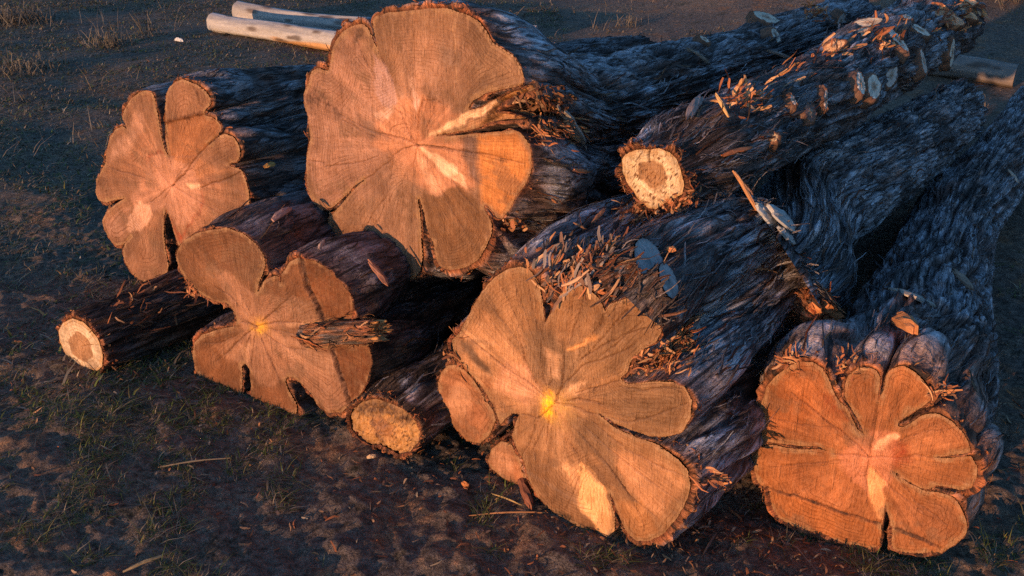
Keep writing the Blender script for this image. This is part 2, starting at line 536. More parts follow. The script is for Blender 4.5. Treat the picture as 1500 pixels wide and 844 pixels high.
def ribbons(bag, base, along, normal, length, width, lift, cols, seg=5, curl=0.5, rng=RNG, calm=False):
    """thin strips of bark: base (n,3), direction and surface normal"""
    n = len(base)
    side = np.cross(normal, along); side /= np.linalg.norm(side, axis=1)[:, None] + 1e-9
    t = np.linspace(0, 1, seg)
    ph = rng.uniform(0, 6.28, n); cv = rng.normal(0, curl, n); tw = rng.normal(0, 0.6, n)
    up0 = rng.uniform(-0.2, 0.6, n) if calm else rng.uniform(-0.2, 1.0, n)
    VV = np.zeros((n, seg, 2, 3))
    for j, tj in enumerate(t):
        h = lift * (np.sin(tj * math.pi * 0.9 + 0.1) * (1 - np.abs(up0) * 0.5) + up0 * tj * tj * 1.5) + 0.0015
        sidew = cv * length * 0.35 * tj * tj + 0.06 * length * np.sin(ph + tj * 5)
        c = base + along * (length * (tj - 0.5))[:, None] + normal * h[:, None] + side * sidew[:, None]
        w = width * (0.35 + 0.65 * math.sin(math.pi * (0.12 + 0.8 * tj)))
        tilt = tw * (tj - 0.3)
        d = side * np.cos(tilt)[:, None] + normal * np.sin(tilt)[:, None]
        VV[:, j, 0] = c - d * (w / 2)[:, None]
        VV[:, j, 1] = c + d * (w / 2)[:, None]
    V = VV.reshape(-1, 3)
    b = np.arange(n)[:, None] * seg * 2 + np.arange(seg - 1)[None] * 2
    b = b.ravel()
    Q = np.column_stack([b, b + 1, b + 3, b + 2])
    C = np.repeat(cols, seg * 2, axis=0) * np.tile(rng.uniform(0.8, 1.2, (n, 1)), (1, seg * 2)).reshape(-1, 1)
    U = np.zeros((n, seg, 2, 3))
    U[..., 0] = rng.uniform(0, 9, n)[:, None, None] + np.array([0, 1])[None, None] * width[:, None, None]
    U[..., 1] = rng.uniform(0, 9, n)[:, None, None] + t[None, :, None] * length[:, None, None]
    bag.add(V, Q, col=C, uv=U.reshape(-1, 3))


def log_body(name, parent, fr, z, spine, seed=1, thick=0.010, amp=1.0, nshred=2500, nrim=500, twist=0.25, end_tilt=None, flare=0.0,
             grey=(0.40, 0.40, 0.44), red=(0.155, 0.075, 0.045), redness=0.3, rimcols=RED_COLS, smooth_len=0.5, ds=0.007, rim_lift=1.0, rim_len=1.0, tvar=0.9,
             stain=None, soil=0.0, dusty=None):
    """bark-covered trunk swept back from the sawn outline.  spine rows: distance, across, height (both relative to the frame), mean radius"""
    rng = np.random.default_rng(seed)
    n = len(z)
    spine = np.asarray(spine, float)
    Ltot = spine[-1, 0]
    s = [0.0]
    while s[-1] < Ltot:
        s.append(s[-1] + ds * (1 + 1.6 * s[-1]))
    s = np.array(s); s *= Ltot / s[-1]
    # smooth spine
    ss = np.linspace(0, Ltot, 400)
    cols = []
    for j in (1, 2, 3):
        v = np.interp(ss, spine[:, 0], spine[:, j])
        k = 25
        vp = np.concatenate([2 * v[0] - v[k:0:-1], v, 2 * v[-1] - v[-2:-k - 2:-1]])
        v2 = np.convolve(vp, np.hanning(2 * k + 1) / np.hanning(2 * k + 1).sum(), 'same')[k:-k]
        cols.append(np.interp(s, ss, v2[:len(ss)]))
    cx, cz, R = cols
    zc = z.mean()
    m = len(s)
    # outward growth of the bark, kept out of its own notches
    tg = np.roll(z, -2) - np.roll(z, 2); nrm = -1j * tg / (np.abs(tg) + 1e-9)
    ti = np.arange(n) / n
    tk = thick * np.clip(0.8 + tvar * perlin(np.cos(ti * 6.2832) * 2.2, np.sin(ti * 6.2832) * 2.2, seed * 5.1) + 0.5 * perlin(ti * 40, 8.8, seed), 0.25, 2.0)
    poly = np.column_stack([z.real, z.imag])
    for f in (1.0, 1.9):
        c = z + nrm * tk * f
        sd = poly_sd(np.column_stack([c.real, c.imag]), poly)
        tk = np.where(sd < thick * 0.6, np.minimum(tk, 0.002), tk)
    k5 = np.hanning(9); k5 /= k5.sum()
    tk = np.convolve(np.concatenate([tk[-4:], tk, tk[:4]]), k5, 'same')[4:-4]
    i = np.arange(n); th = 2 * math.pi * i / n
    jag = 1 + 0.55 * perlin(i / n * 90, 1.3, seed) + 0.5 * perlin(i / n * 210, 2.3, seed)
    V = np.zeros((m + 2, n, 3)); C = np.zeros((m + 2, n, 3)); U = np.zeros((m + 2, n, 3)); Rm = np.mean(np.abs(z - zc))
    rows = []
    for a, sv in enumerate(s):
        kc = 2.0 + 110 * math.exp(-sv / 0.07) + 9 * math.exp(-sv / smooth_len)
        zz = fsmooth(z, kc)
        c0 = zz.mean(); q = zz - c0
        r0 = np.mean(np.abs(q))
        w = sstep(0.0, 0.25, sv)
        sc = 1 + (R[a] / r0 - 1) * w
        rows.append((zz, c0, q * sc))
    rmean = spine[:, 3].mean()
    S = s[:, None] * np.ones(n)[None]
    TH = th[None] + twist * S + 0.07 * perlin(S * 2.0, np.cos(th)[None] * 1.2, np.sin(th)[None] * 1.2 + seed)
    X = np.cos(TH) * rmean; Yy = np.sin(TH) * rmean
    so = seed * 11.3
    wv = 0.016 * perlin(S * 2.2, so, X * 4) + 0.012 * perlin(S * 7, so + 9, X * 9)
    Xw = X + wv; Yw = Yy + 0.016 * perlin(S * 2.4, so + 3, Yy * 4)
    big = fbm(X * 3.2, Yy * 3.2, S * 2.0 + so, 3)
    mid = perlin(Xw * 17, Yw * 17, S * 1.3 + so) + .18 * perlin(Xw * 40, Yw * 40, S * 6 + so); f1 = sstep(0.0, 0.30, np.abs(mid)) * 1.3 - .6
    f2 = sstep(0.0, 0.26, np.abs(perlin(Xw * 44, Yw * 44, S * 2.6 + so))) * 1.4 - .7
    f3 = perlin(Xw * 95, Yw * 95, S * 5.0 + so)
    f4 = perlin(X * 30, Yy * 30, S * 14.0 + so)
    fade = sstep(0.0, 0.10, S)
    disp = amp * (0.020 * big * sstep(0.02, 0.3, S) + 0.015 * f1 * (0.4 + 0.6 * fade) + 0.006 * f2 + 0.003 * f3 + 0.002 * f4)
    base = np.array(grey)[None, None] * np.clip(0.80 + 0.35 * f1 + 0.30 * f2 + 0.22 * f3, .12, 2)[..., None]
    rmask = sstep(0.25 - redness, 0.75 - redness, 0.6 * perlin(X * 6, Yy * 6, S * 3 + so + 5) + 0.35 * f4 + 0.25 - 0.25 * f1)
    colr = base + (np.array(red) * (0.9 + 0.3 * f3)[..., None] - base) * (rmask * 0.8)[..., None]
    dk = sstep(.05, .5, fbm(X * 5, Yy * 5, S * 4 + so + 31, 3) + .35 * f3 - .25 * f2 + .05)
    colr = colr + (np.array([0.045, 0.034, 0.032]) - colr) * (dk * .8)[..., None]
    if dusty:
        dm = np.clip(1 - S / dusty, 0, 1) * sstep(-.25, .35, fbm(X * 7, Yy * 7, S * 6 + so + 51, 3) + .1)
        colr = colr + (np.array([.36, .19, .12]) * (1 + .3 * f3)[..., None] - colr) * (dm * .75)[..., None]
    nearrim = np.exp(-S / 0.03) * 0.9
    colr = colr + (np.array([0.30, 0.11, 0.05]) - colr) * nearrim[..., None]
    if soil:
        sm = sstep(0.0, 0.35, fbm(X * 9, Yy * 9, S * 9 + so, 3) + soil)
        colr = colr + (np.array([0.10, 0.065, 0.045]) - colr) * sm[..., None]
    colr = np.clip(colr, 0.01, 0.9)
    fcen = []
    for a in range(m):
        zz, c0, q = rows[a]
        cen = c0 * (1 - sstep(0, 0.3, s[a])) + zc * sstep(0, 0.3, s[a]) + cx[a] + 1j * cz[a]
        tq = np.roll(q, -2) - np.roll(q, 2); nq = -1j * tq / (np.abs(tq) + 1e-9)
        tkk = tk + (thick - tk) * sstep(0.03, 0.5, s[a])
        if a == 0:
            off = tkk * jag
        else:
            off = tkk + disp[a] * np.minimum(1, tkk / thick) + tkk * (jag - 1) * math.exp(-s[a] / 0.02)
        pt = cen + q + nq * off
        dep = np.full(n, s[a])
        if a == 0: dep = 0.004 + 0.010 * perlin(i / n * 120, 5.5, seed)
        if a == 1: dep = s[a] + 0.004 * perlin(i / n * 120, 5.5, seed)
        if end_tilt is not None:     # slanting far cut
            wt = (s[a] / Ltot) ** 1.5
            pn, pp = end_tilt
            sp = -((fr.C - pp) @ pn + pt.real * (fr.u @ pn) + pt.imag * (fr.v @ pn)) / (fr.ax @ pn)
            dep = dep + wt * (np.clip(sp, .3, 1.6) - s[a])
        V[a + 2] = fr.C + pt.real[:, None] * fr.u + pt.imag[:, None] * fr.v + dep[:, None] * fr.ax
        C[a + 2] = colr[a]
        U[a + 2] = np.column_stack([i / n * 2 * math.pi * rmean, np.full(n, s[a]), np.full(n, seed * 2.0)])
        fcen.append(cen)
    # rim: from just behind the wood out to the bark edge
    for r, (f, dp) in enumerate(((-0.004, 0.010), (0.30, 0.004))):
        off = np.full(n, f) if r == 0 else tk * f
        pt = z + nrm * off
        dep = np.full(n, dp) if r == 0 else dp + 0.003 * perlin(i / n * 150, 9.5, seed)
        V[r] = fr.C + pt.real[:, None] * fr.u + pt.imag[:, None] * fr.v + dep[:, None] * fr.ax
        C[r] = np.array((0.20, 0.075, 0.035)); U[r] = np.column_stack([i / n * 2 * math.pi * rmean, np.full(n, -0.01 * r), np.full(n, seed * 2.0)])
    C[2] = np.array((0.36, 0.14, 0.06)) * (0.8 + 0.4 * rng.random((n, 1)))
    M = m + 2
    idx = np.arange(M * n).reshape(M, n)
    A = idx[:-1]; B = idx[1:]
    Q = np.stack([A, B, np.roll(B, -1, 1), np.roll(A, -1, 1)], -1).reshape(-1, 4)
    bag = Bag()
    bag.add(V.reshape(-1, 3), Q, col=C.reshape(-1, 3), uv=U.reshape(-1, 3))
    # normals for strips
    ds_ = np.gradient(V, axis=0); dt_ = np.roll(V, -1, 1) - np.roll(V, 1, 1)
    Nn = np.cross(dt_, ds_); Nn /= np.linalg.norm(Nn, axis=2)[..., None] + 1e-9
    cenm = V.mean(1, keepdims=True)
    if np.mean(np.sum(Nn * (V - cenm), 2)) < 0: Nn = -Nn; Q[:] = Q[:, ::-1]; bag.Q[0] = Q
    Dn = ds_ / (np.linalg.norm(ds_, axis=2)[..., None] + 1e-9)
    # strips over the bark
    dsw = np.gradient(s); pw = dsw * (0.35 + np.exp(-s / 0.8)); pw /= pw.sum()
    cnt = 0
    pw = pw * (s > .07); pw /= pw.sum(); nshred = int(nshred * .45)
    ii = rng.choice(m, nshred * 3, p=pw) + 2; jj = rng.integers(0, n, nshred * 3)
    pos = V[ii, jj]; nn = Nn[ii, jj]
    vis = (np.sum(nn * (CAM - pos), 1) > -0.25) & (pos[:, 2] > 0.01)
    ii = ii[vis][:nshred]; jj = jj[vis][:nshred]
    pos = V[ii, jj]; nn = Nn[ii, jj]; al = Dn[ii, jj]
    k = len(ii)
    if k:
        sd = np.cross(nn, al); aa = rng.normal(0, 0.13, k)
        al2 = al * np.cos(aa)[:, None] + sd * np.sin(aa)[:, None]
        ln = rng.gamma(3, 0.026, k) + 0.02; ln = np.minimum(ln, s[ii - 2] * 1.7); wd = rng.uniform(0.002, 0.0075, k)
        lf = np.minimum(rng.exponential(0.0013, k), .008) * np.minimum(1, ln / .06)
        cc = SHRED_COLS[rng.integers(0, len(SHRED_COLS), k)] * (np.array(grey) / np.array((0.24, 0.20, 0.19)))
        rr = rng.random(k) < 0.10 + redness * 0.25
        cc = np.where(rr[:, None], RED_COLS[rng.integers(0, len(RED_COLS), k)] * 0.55, cc)
        ribbons(bag, pos, al2, nn, ln, wd, lf, cc, rng=rng, calm=True)
    # loose red fibres round the sawn edge
    nrim = int(nrim * .5); jj = rng.integers(0, n, nrim * 2); jj = jj[(tk[jj] > thick * .6) | (rng.random(nrim * 2) < .06)][:nrim]; nrim = len(jj); ii = np.full(nrim, 2) + rng.integers(0, 5, nrim)
    pos = V[ii, jj]; nn = Nn[np.maximum(ii, 4), jj]
    al = -fr.ax[None] * rng.uniform(-0.5, 0.45, nrim)[:, None] + nn * rng.uniform(0.0, 0.5, nrim)[:, None] * rim_lift + np.cross(nn, fr.ax[None]) * rng.normal(0, 0.8, nrim)[:, None] + rng.normal(0, 0.2, (nrim, 3))
    al /= np.linalg.norm(al, axis=1)[:, None]
    n2 = np.cross(al, rng.normal(0, 1, (nrim, 3))); n2 /= np.linalg.norm(n2, axis=1)[:, None]
    ln = (rng.gamma(1.2, 0.0075, nrim) + 0.003) * rim_len * np.where(tk[jj] < thick * .5, .5, 1)
    ribbons(bag, pos, al, n2, ln, rng.gamma(2, 0.0015, nrim) + .001, rng.exponential(0.003, nrim), rimcols[rng.integers(0, len(rimcols), nrim)], seg=4, rng=rng)
    # far end cap
    e = V[-1]; c = e.mean(0)
    bag.add(np.vstack([e, c[None]]), T=np.column_stack([np.arange(n), np.roll(np.arange(n), -1), np.full(n, n)]), col=(0.45, 0.28, 0.16))
    o = bag.build(name, BARK, parent)
    return o, dict(V=V, N=Nn, D=Dn, s=s, bag=bag)


# ------------------------------------------------------------------ tracing windows (origin and scale of the study crops)
def win(x0, y0, sc):
    return lambda *pts: [(x0 + x / sc, y0 + y / sc) for x, y in pts]


WA = win(400, 0, 1.962); WB = win(110, 90, 2.483); WC = win(60, 320, 2.344); WD = win(600, 340, 1.7587)
WE = win(1060, 400, 1.9); WF = win(780, 0, 2.557); WG = win(480, 480, 2.319); W1 = win(0, 0, 1.0)


class EndView:
    """one sawn end: outline and helpers that bring traced points on to its plane"""
    def __init__(s, W, fr, outline, kc=90, n=520):
        s.W = W; s.fr = fr
        s.z = clean_outline(fr.uv(W(*outline)), kc, n)

    def p(s, *pts): return s.fr.uv(s.W(*pts))
    def crack(s, w, dk, *pts): return (s.p(*pts), w, dk)
    def patch(s, c, soft, al, *pts): return (s.p(*pts), c, soft, al)


def blob(c, r, ry=None, n=16):
    ry = ry or r
    return [(c[0] + r * math.cos(2 * math.pi * k / n), c[1] + ry * math.sin(2 * math.pi * k / n)) for k in range(n)]


BODIES = {}


def spine_px(fr, z, start, pts):
    """centre line of a trunk from points seen in the study photo at known distances"""
    c0 = fr.C + z.mean().real * fr.u + z.mean().imag * fr.v
    rows = list(start)
    for px, py, y, R in pts:
        q = at_y(px, py, y) - c0
        rows.append((q @ fr.ax, q @ fr.u, q @ fr.v, R))
    print([tuple(round(float(v), 2) for v in r) for r in rows])
    return rows



def tree_at(names):
    return


# ================================================================== LOGS
# ---- big log on top
C_big = np.array([-0.28, 2.79, 0.87])
fr = Frame(C_big)
ev = EndView(WA, fr, [(290, 48), (330, 36), (400, 30), (450, 25), (500, 28), (550, 45), (590, 65), (615, 95), (630, 128), (655, 140), (690, 165), (712, 195), (720, 222), (718, 245),
    (660, 257), (610, 272), (575, 292), (560, 315), (600, 308), (640, 285), (690, 262), (738, 244), (750, 256), (740, 268), (690, 285), (650, 306), (632, 325), (690, 330), (735, 345), (690, 350), (640, 354), (580, 368), (500, 386), (465, 391), (510, 393), (580, 385), (640, 378), (692, 372),
    (715, 385), (735, 415), (742, 450), (738, 490), (722, 530), (700, 560), (680, 600), (655, 630), (640, 626), (625, 605), (605, 588), (603, 600), (620, 625), (628, 645), (625, 680), (610, 715), (590, 745), (560, 762), (530, 772), (500, 775), (480, 765), (468, 740), (462, 700), (445, 665), (435, 620), (419, 568), (415, 578),
    (425, 640), (425, 690), (432, 740), (425, 785), (405, 805), (380, 808), (340, 798), (300, 770), (260, 740), (220, 712), (185, 690), (160, 660), (158, 640), (165, 620), (185, 602), (215, 562), (262, 516), (225, 542), (195, 574), (170, 595), (152, 600), (130, 590), (108, 570), (95, 540), (92, 480), (95, 440), (105, 395), (98, 340), (88, 300), (86, 270), (100, 235), (110, 205), (130, 195), (158, 204),
    (168, 150), (180, 120), (200, 95), (225, 78), (255, 72), (272, 85), (288, 122), (300, 152), (294, 112), (287, 80), (284, 60)], kc=150, n=640)
pith = ev.p((413, 418))[0]
cr = [ev.crack(.0030, 1, (413, 418), (440, 421), (470, 422), (515, 431)), ev.crack(.0012, .8, (515, 431), (560, 435), (640, 452), (720, 470)),
      ev.crack(.0018, 1, (413, 418), (393, 385), (375, 345), (362, 312)), ev.crack(.0018, 1, (413, 418), (414, 370), (418, 330), (432, 285)),
      ev.crack(.0018, 1, (413, 418), (385, 403), (350, 391), (290, 378)), ev.crack(.0016, 1, (413, 418), (405, 460), (400, 508)),
      ev.crack(.0014, .9, (435, 450), (470, 520), (500, 580), (555, 672)), ev.crack(.0012, .8, (520, 520), (545, 560), (590, 610)),
      ev.crack(.0012, .9, (402, 48), (406, 120), (405, 200), (398, 262)), ev.crack(.0012, .8, (240, 112), (258, 160), (285, 205), (300, 250)),
      ev.crack(.0022, .9, (290, 105), (300, 145), (325, 195), (348, 245)), ev.crack(.0010, .8, (195, 225), (198, 335)),
      ev.crack(.0010, .7, (330, 430), (345, 455), (335, 520)), ev.crack(.0010, .8, (413, 418), (375, 425), (330, 455)),
      ev.crack(.0010, .7, (190, 330), (250, 360), (340, 400)), ev.crack(.0010, .7, (200, 345), (270, 385), (300, 400)),
      ev.crack(.0010, .8, (97, 462), (150, 468)), ev.crack(.0010, .7, (150, 480), (230, 470), (300, 450)),
      ev.crack(.0012, .7, (262, 516), (300, 490), (345, 455)), ev.crack(.0008, .7, (330, 560), (290, 610), (245, 680)), ev.crack(.0008, .6, (400, 560), (398, 640)),
      ev.crack(.0010, .7, (436, 290), (470, 290), (490, 300)), ev.crack(.0008, .7, (465, 305), (455, 335), (440, 370)), ev.crack(.0010, .6, (515, 60), (520, 150), (525, 250)),
      ev.crack(.0022, .9, (470, 390), (530, 384), (600, 372), (640, 362))]
pa = [ev.patch((.60, .36, .235), .02, .9, (86, 200), (160, 150), (240, 80), (350, 380), (390, 470), (330, 560), (150, 600), (90, 480)),
      ev.patch((.70, .37, .20), .012, .9, (340, 300), (360, 285), (430, 270), (495, 300), (530, 330), (470, 385), (560, 400), (600, 470), (580, 540), (520, 560), (450, 555), (405, 525), (350, 500), (330, 440), (290, 420), (300, 350)),
      ev.patch((.62, .42, .34), .006, .9, (285, 150), (318, 185), (350, 235), (353, 285), (335, 318), (308, 300), (292, 240)),
      ev.patch((.72, .50, .35), .007, .85, (290, 325), (330, 312), (345, 300), (348, 322), (325, 345), (300, 342)),
      ev.patch((.72, .50, .36), .005, .9, (402, 180), (406, 245), (416, 290), (412, 328), (398, 305), (396, 250)),
      ev.patch((.86, .60, .37), .006, .95, (422, 425), (470, 445), (520, 482), (552, 515), (560, 545), (520, 520), (480, 490), (450, 465)),
      ev.patch((.80, .50, .30), .012, .8, (410, 430), (440, 470), (500, 560), (455, 558), (425, 500)),
      ev.patch((.86, .62, .36), .004, 1, (440, 392), (500, 355), (560, 320), (638, 285), (642, 302), (600, 330), (540, 362), (480, 385)),
      ev.patch((.66, .34, .13), .004, 1, (640, 285), (745, 242), (752, 258), (690, 288), (645, 304)),
      ev.patch((.72, .42, .20), .006, .9, (560, 362), (632, 325), (735, 340), (690, 352), (580, 372), (500, 388)),
      ev.patch((.80, .37, .11), .012, .9, (585, 385), (692, 374), (742, 450), (735, 500), (655, 628), (605, 585), (590, 520), (575, 450)),
      ev.patch((.40, .27, .20), .014, .85, (545, 395), (580, 390), (590, 470), (590, 525), (560, 500), (548, 450)),
      ev.patch((.46, .26, .12), .006, .9, (430, 560), (480, 565), (530, 530), (570, 560), (605, 600), (628, 645), (600, 740), (500, 775), (465, 735), (440, 640)),
      ev.patch((.20, .10, .06), .020, .75, (98, 270), (130, 255), (200, 330), (190, 345), (140, 300), (100, 305)),
      ev.patch((.36, .24, .17), .02, .6, (240, 330), (290, 350), (330, 400), (280, 395)),
      ev.patch((.24, .15, .10), .014, .7, (230, 78), (265, 75), (270, 110), (235, 130)),
      ev.patch((.48, .30, .18), .02, .55, (330, 440), (410, 500), (430, 560), (425, 780), (300, 770), (160, 650), (270, 520)),
      ev.patch((.62, .39, .23), .02, .8, (200, 680), (300, 680), (420, 700), (430, 790), (300, 770)),
      ev.patch((.17, .15, .14), .006, .85, (215, 705), (262, 722), (300, 760), (350, 788), (330, 798), (290, 780)),  # shadow at the bottom edge painted in as grey
      ev.patch((.70, .47, .27), .003, .7, (519, 55), (524, 55), (529, 240), (524, 240)),
      ev.patch((.44, .26, .15), .008, .6, (420, 250), (440, 240), (470, 280), (455, 300)),
      ev.patch((.42, .30, .20), .02, .5, (480, 130), (540, 150), (545, 190), (490, 190)),
      ev.patch((.54, .34, .19), .02, .6, (620, 130), (700, 170), (718, 240), (640, 250), (580, 230), (560, 170))]
t = thing('cut_log', (C_big[0], C_big[1], 0.42), 'largest log on top of the pile, wide round end with a splintered notch at right', 'log', 'cut logs in the pile')
re_ = [(ev.p((575, 385), (700, 372), (750, 450), (720, 560), (655, 640), (605, 590), (590, 500)), .004, .0015), (ev.p((640, 300), (760, 262), (760, 340), (690, 352), (600, 365), (632, 325)), .05, .012), (ev.p((640, 285), (760, 236), (760, 262), (645, 306)), .012, .004)]
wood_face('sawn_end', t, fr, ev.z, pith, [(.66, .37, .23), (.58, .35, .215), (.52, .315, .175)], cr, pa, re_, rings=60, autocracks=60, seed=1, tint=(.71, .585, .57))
_, BODIES['big'] = log_body('bark', t, fr, ev.z, [(0, 0, 0, .43), (.25, .03, -.07, .375), (.55, .07, -.15, .295), (1.2, .08, -.17, .255), (2.0, .06, -.19, .23), (2.8, .04, -.20, .215), (3.6, .04, -.21, .20)], seed=1, nshred=3800, nrim=1300, thick=.012, amp=1.2, redness=.25)
T_BIG = t

# ---- upper left log
C_lu = np.array([-1.29, 3.55, 0.49])
fr = Frame(C_lu, AZ, 0.0)
ev = EndView(WB, fr, [(338, 345), (331, 300), (325, 240), (327, 170), (330, 130), (340, 95), (365, 72), (395, 68), (430, 80), (460, 100), (485, 130), (492, 155), (472, 176), (466, 196), (510, 208), (528, 235), (528, 255), (512, 275), (480, 305), (520, 274), (545, 262), (575, 275), (595, 310), (597, 345), (585, 365), (562, 370), (556, 379), (575, 383), (605, 395), (620, 425), (632, 480), (634, 530), (626, 580), (612, 640), (560, 680), (500, 690), (450, 680), (400, 690),
    (372, 668), (358, 620), (338, 560), (329, 537), (323, 560), (322, 620), (325, 680), (338, 740), (335, 770), (310, 795), (270, 805), (240, 798), (205, 770), (180, 730), (172, 690), (178, 665), (207, 634), (172, 668), (150, 672), (125, 650), (105, 610), (98, 580), (115, 545), (145, 522), (182, 497), (150, 502), (110, 515), (85, 505), (73, 475), (78, 430), (95, 400), (110, 370), (112, 330), (125, 280), (150, 245), (172, 236), (188, 250), (180, 228), (168, 210), (175, 180), (200, 140), (230, 115), (260, 105), (280, 112), (292, 150), (300, 200), (310, 260), (325, 320)], kc=120, n=560)
pith = ev.p((352, 452))[0]
cr = [ev.crack(.003, 1, (352, 452), (400, 405), (440, 345)), ev.crack(.006, 1, (440, 345), (480, 305), (520, 268)), ev.crack(.0014, .8, (352, 452), (310, 410), (285, 360)),
      ev.crack(.0012, .8, (352, 452), (420, 490), (520, 550)), ev.crack(.0018, .9, (445, 462), (510, 440), (560, 425), (605, 400)), ev.crack(.0014, .8, (108, 375), (150, 395), (190, 405), (250, 425)),
      ev.crack(.0010, .7, (352, 452), (325, 500), (328, 540)), ev.crack(.005, 1, (428, 92), (440, 115), (450, 150), (462, 165)), ev.crack(.0010, .7, (352, 452), (290, 500), (250, 520)),
      ev.crack(.0010, .6, (352, 452), (390, 540), (380, 600)), ev.crack(.0030, .9, (338, 345), (345, 360), (350, 375))]
pa = [ev.patch((.64, .39, .26), .014, .8, (340, 350), (320, 322), (280, 335), (262, 370), (262, 410), (240, 440), (200, 500), (230, 560), (330, 530), (370, 600), (420, 590), (455, 540), (462, 480), (445, 430), (440, 395), (400, 370)),
      ev.patch((.52, .17, .09), .005, .75, (338, 343), (310, 318), (275, 330), (255, 365), (262, 370), (282, 340), (312, 328), (338, 352)),
      ev.patch((.52, .17, .09), .005, .7, (462, 470), (470, 490), (455, 550), (415, 605), (385, 650), (378, 640), (410, 595), (448, 540)),
      ev.patch((.60, .16, .07), .008, .8, (330, 540), (352, 570), (385, 640), (385, 660), (360, 650), (345, 600)),
      ev.patch((.66, .44, .31), .016, .7, (225, 170), (245, 190), (250, 240), (195, 330), (130, 360), (130, 310), (190, 260)),
      ev.patch((.78, .54, .38), .010, .85, (235, 515), (272, 520), (285, 565), (235, 620), (190, 620), (190, 570)),
      ev.patch((.60, .38, .26), .010, .85, (165, 540), (200, 530), (180, 640), (120, 640), (108, 590)),
      ev.patch((.84, .62, .42), .006, .85, (405, 445), (450, 440), (452, 458), (420, 465)),
      ev.patch((.57, .29, .13), .008, .85, (325, 225), (460, 195), (525, 230), (515, 270), (440, 345), (400, 370), (345, 350), (328, 300)),
      ev.patch((.30, .13, .06), .003, .85, (330, 222), (380, 205), (420, 190), (465, 180), (470, 196), (420, 206), (380, 222), (335, 236)),
      ev.patch((.64, .36, .19), .010, .7, (450, 350), (510, 390), (590, 390), (450, 430), (430, 400)),
      ev.patch((.46, .28, .17), .020, .6, (180, 640), (330, 580), (335, 770), (250, 800), (180, 720)), ev.patch((.44, .27, .17), .020, .55, (90, 420), (240, 400), (240, 480), (90, 500)),
      ev.patch((.45, .28, .17), .020, .6, (470, 460), (630, 470), (620, 590), (480, 600))]
t = thing('cut_log', (C_lu[0], C_lu[1], 0.05), 'deeply lobed log at the back left with a dark bark-filled notch at its top', 'log', 'cut logs in the pile')
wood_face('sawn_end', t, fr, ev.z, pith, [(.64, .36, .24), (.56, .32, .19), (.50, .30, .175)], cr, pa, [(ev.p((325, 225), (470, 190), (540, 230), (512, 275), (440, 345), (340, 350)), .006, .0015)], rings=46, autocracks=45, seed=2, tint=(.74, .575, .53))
_, BODIES['leftup'] = log_body('bark', t, fr, ev.z, [(0, 0, 0, .40), (.4, .02, .0, .385), (1.0, .04, -.03, .36), (2.0, .05, -.10, .31), (3.4, .05, -.18, .26)], seed=2, nshred=2200, nrim=800, redness=.15, smooth_len=.8, grey=(.24, .235, .255))
T_LU = t

# ---- clover-shaped log
C_cl = np.array([-0.79, 2.76, 0.27])
fr = Frame(C_cl, AZ - 0.10, -0.03)
ev = EndView(WC, fr, [(640, 290), (600, 285), (550, 265), (510, 225), (475, 180), (462, 140), (468, 105), (490, 75), (530, 52), (580, 38), (640, 35), (690, 50), (730, 80), (760, 120), (770, 160), (760, 195), (747, 225), (742, 255), (765, 215), (800, 195), (815, 200), (821, 232), (826, 190), (850, 150), (880, 138), (930, 145), (975, 170), (1020, 210), (1055, 260), (1070, 300), (1068, 340), (1050, 362), (1010, 374), (965, 372),
    (930, 366), (905, 372), (903, 405), (908, 432), (940, 436), (980, 431), (1050, 432), (1110, 435), (1125, 460), (1132, 500), (1120, 560), (1095, 610), (1060, 640), (1030, 665), (985, 668), (950, 645), (925, 600), (900, 575), (870, 547), (846, 545), (840, 560), (850, 590), (875, 640), (875, 670), (850, 675), (800, 665), (745, 650), (722, 635), (720, 580), (715, 520), (700, 498), (688, 510), (686, 560), (685, 620), (650, 620), (600, 600), (560, 570), (530, 520), (520, 470), (525, 430), (550, 400), (590, 385), (630, 378), (665, 372), (672, 352), (665, 322)], kc=120, n=560)
pith = ev.p((740, 370))[0]
cr = [ev.crack(.0022, .9, (740, 370), (715, 358), (690, 356)), ev.crack(.0014, .8, (740, 370), (690, 410), (640, 460), (600, 492)), ev.crack(.0022, .9, (740, 370), (760, 420), (790, 490), (822, 565)),
      ev.crack(.0014, .8, (740, 370), (800, 356), (850, 354), (910, 360)), ev.crack(.0014, .8, (740, 370), (800, 420), (850, 445), (905, 450)), ev.crack(.0012, .8, (740, 370), (728, 440), (722, 520)),
      ev.crack(.0014, .8, (598, 236), (650, 262), (680, 300)), ev.crack(.0012, .7, (740, 370), (720, 300), (715, 260)), ev.crack(.0012, .7, (760, 350), (820, 300), (860, 265)), ev.crack(.0012, .7, (740, 370), (690, 345)),
      ev.crack(.010, .95, (884, 140), (895, 185), (910, 240)), ev.crack(.005, .95, (910, 240), (945, 310), (966, 372)), ev.crack(.003, .95, (985, 432), (1020, 530), (1055, 640)),
      ev.crack(.0010, .7, (760, 355), (800, 320), (845, 300)), ev.crack(.001, .7, (700, 470), (705, 430), (720, 400)), ev.crack(.001, .7, (560, 430), (620, 425), (680, 395)), ev.crack(.001, .7, (780, 380), (850, 390), (900, 400))]
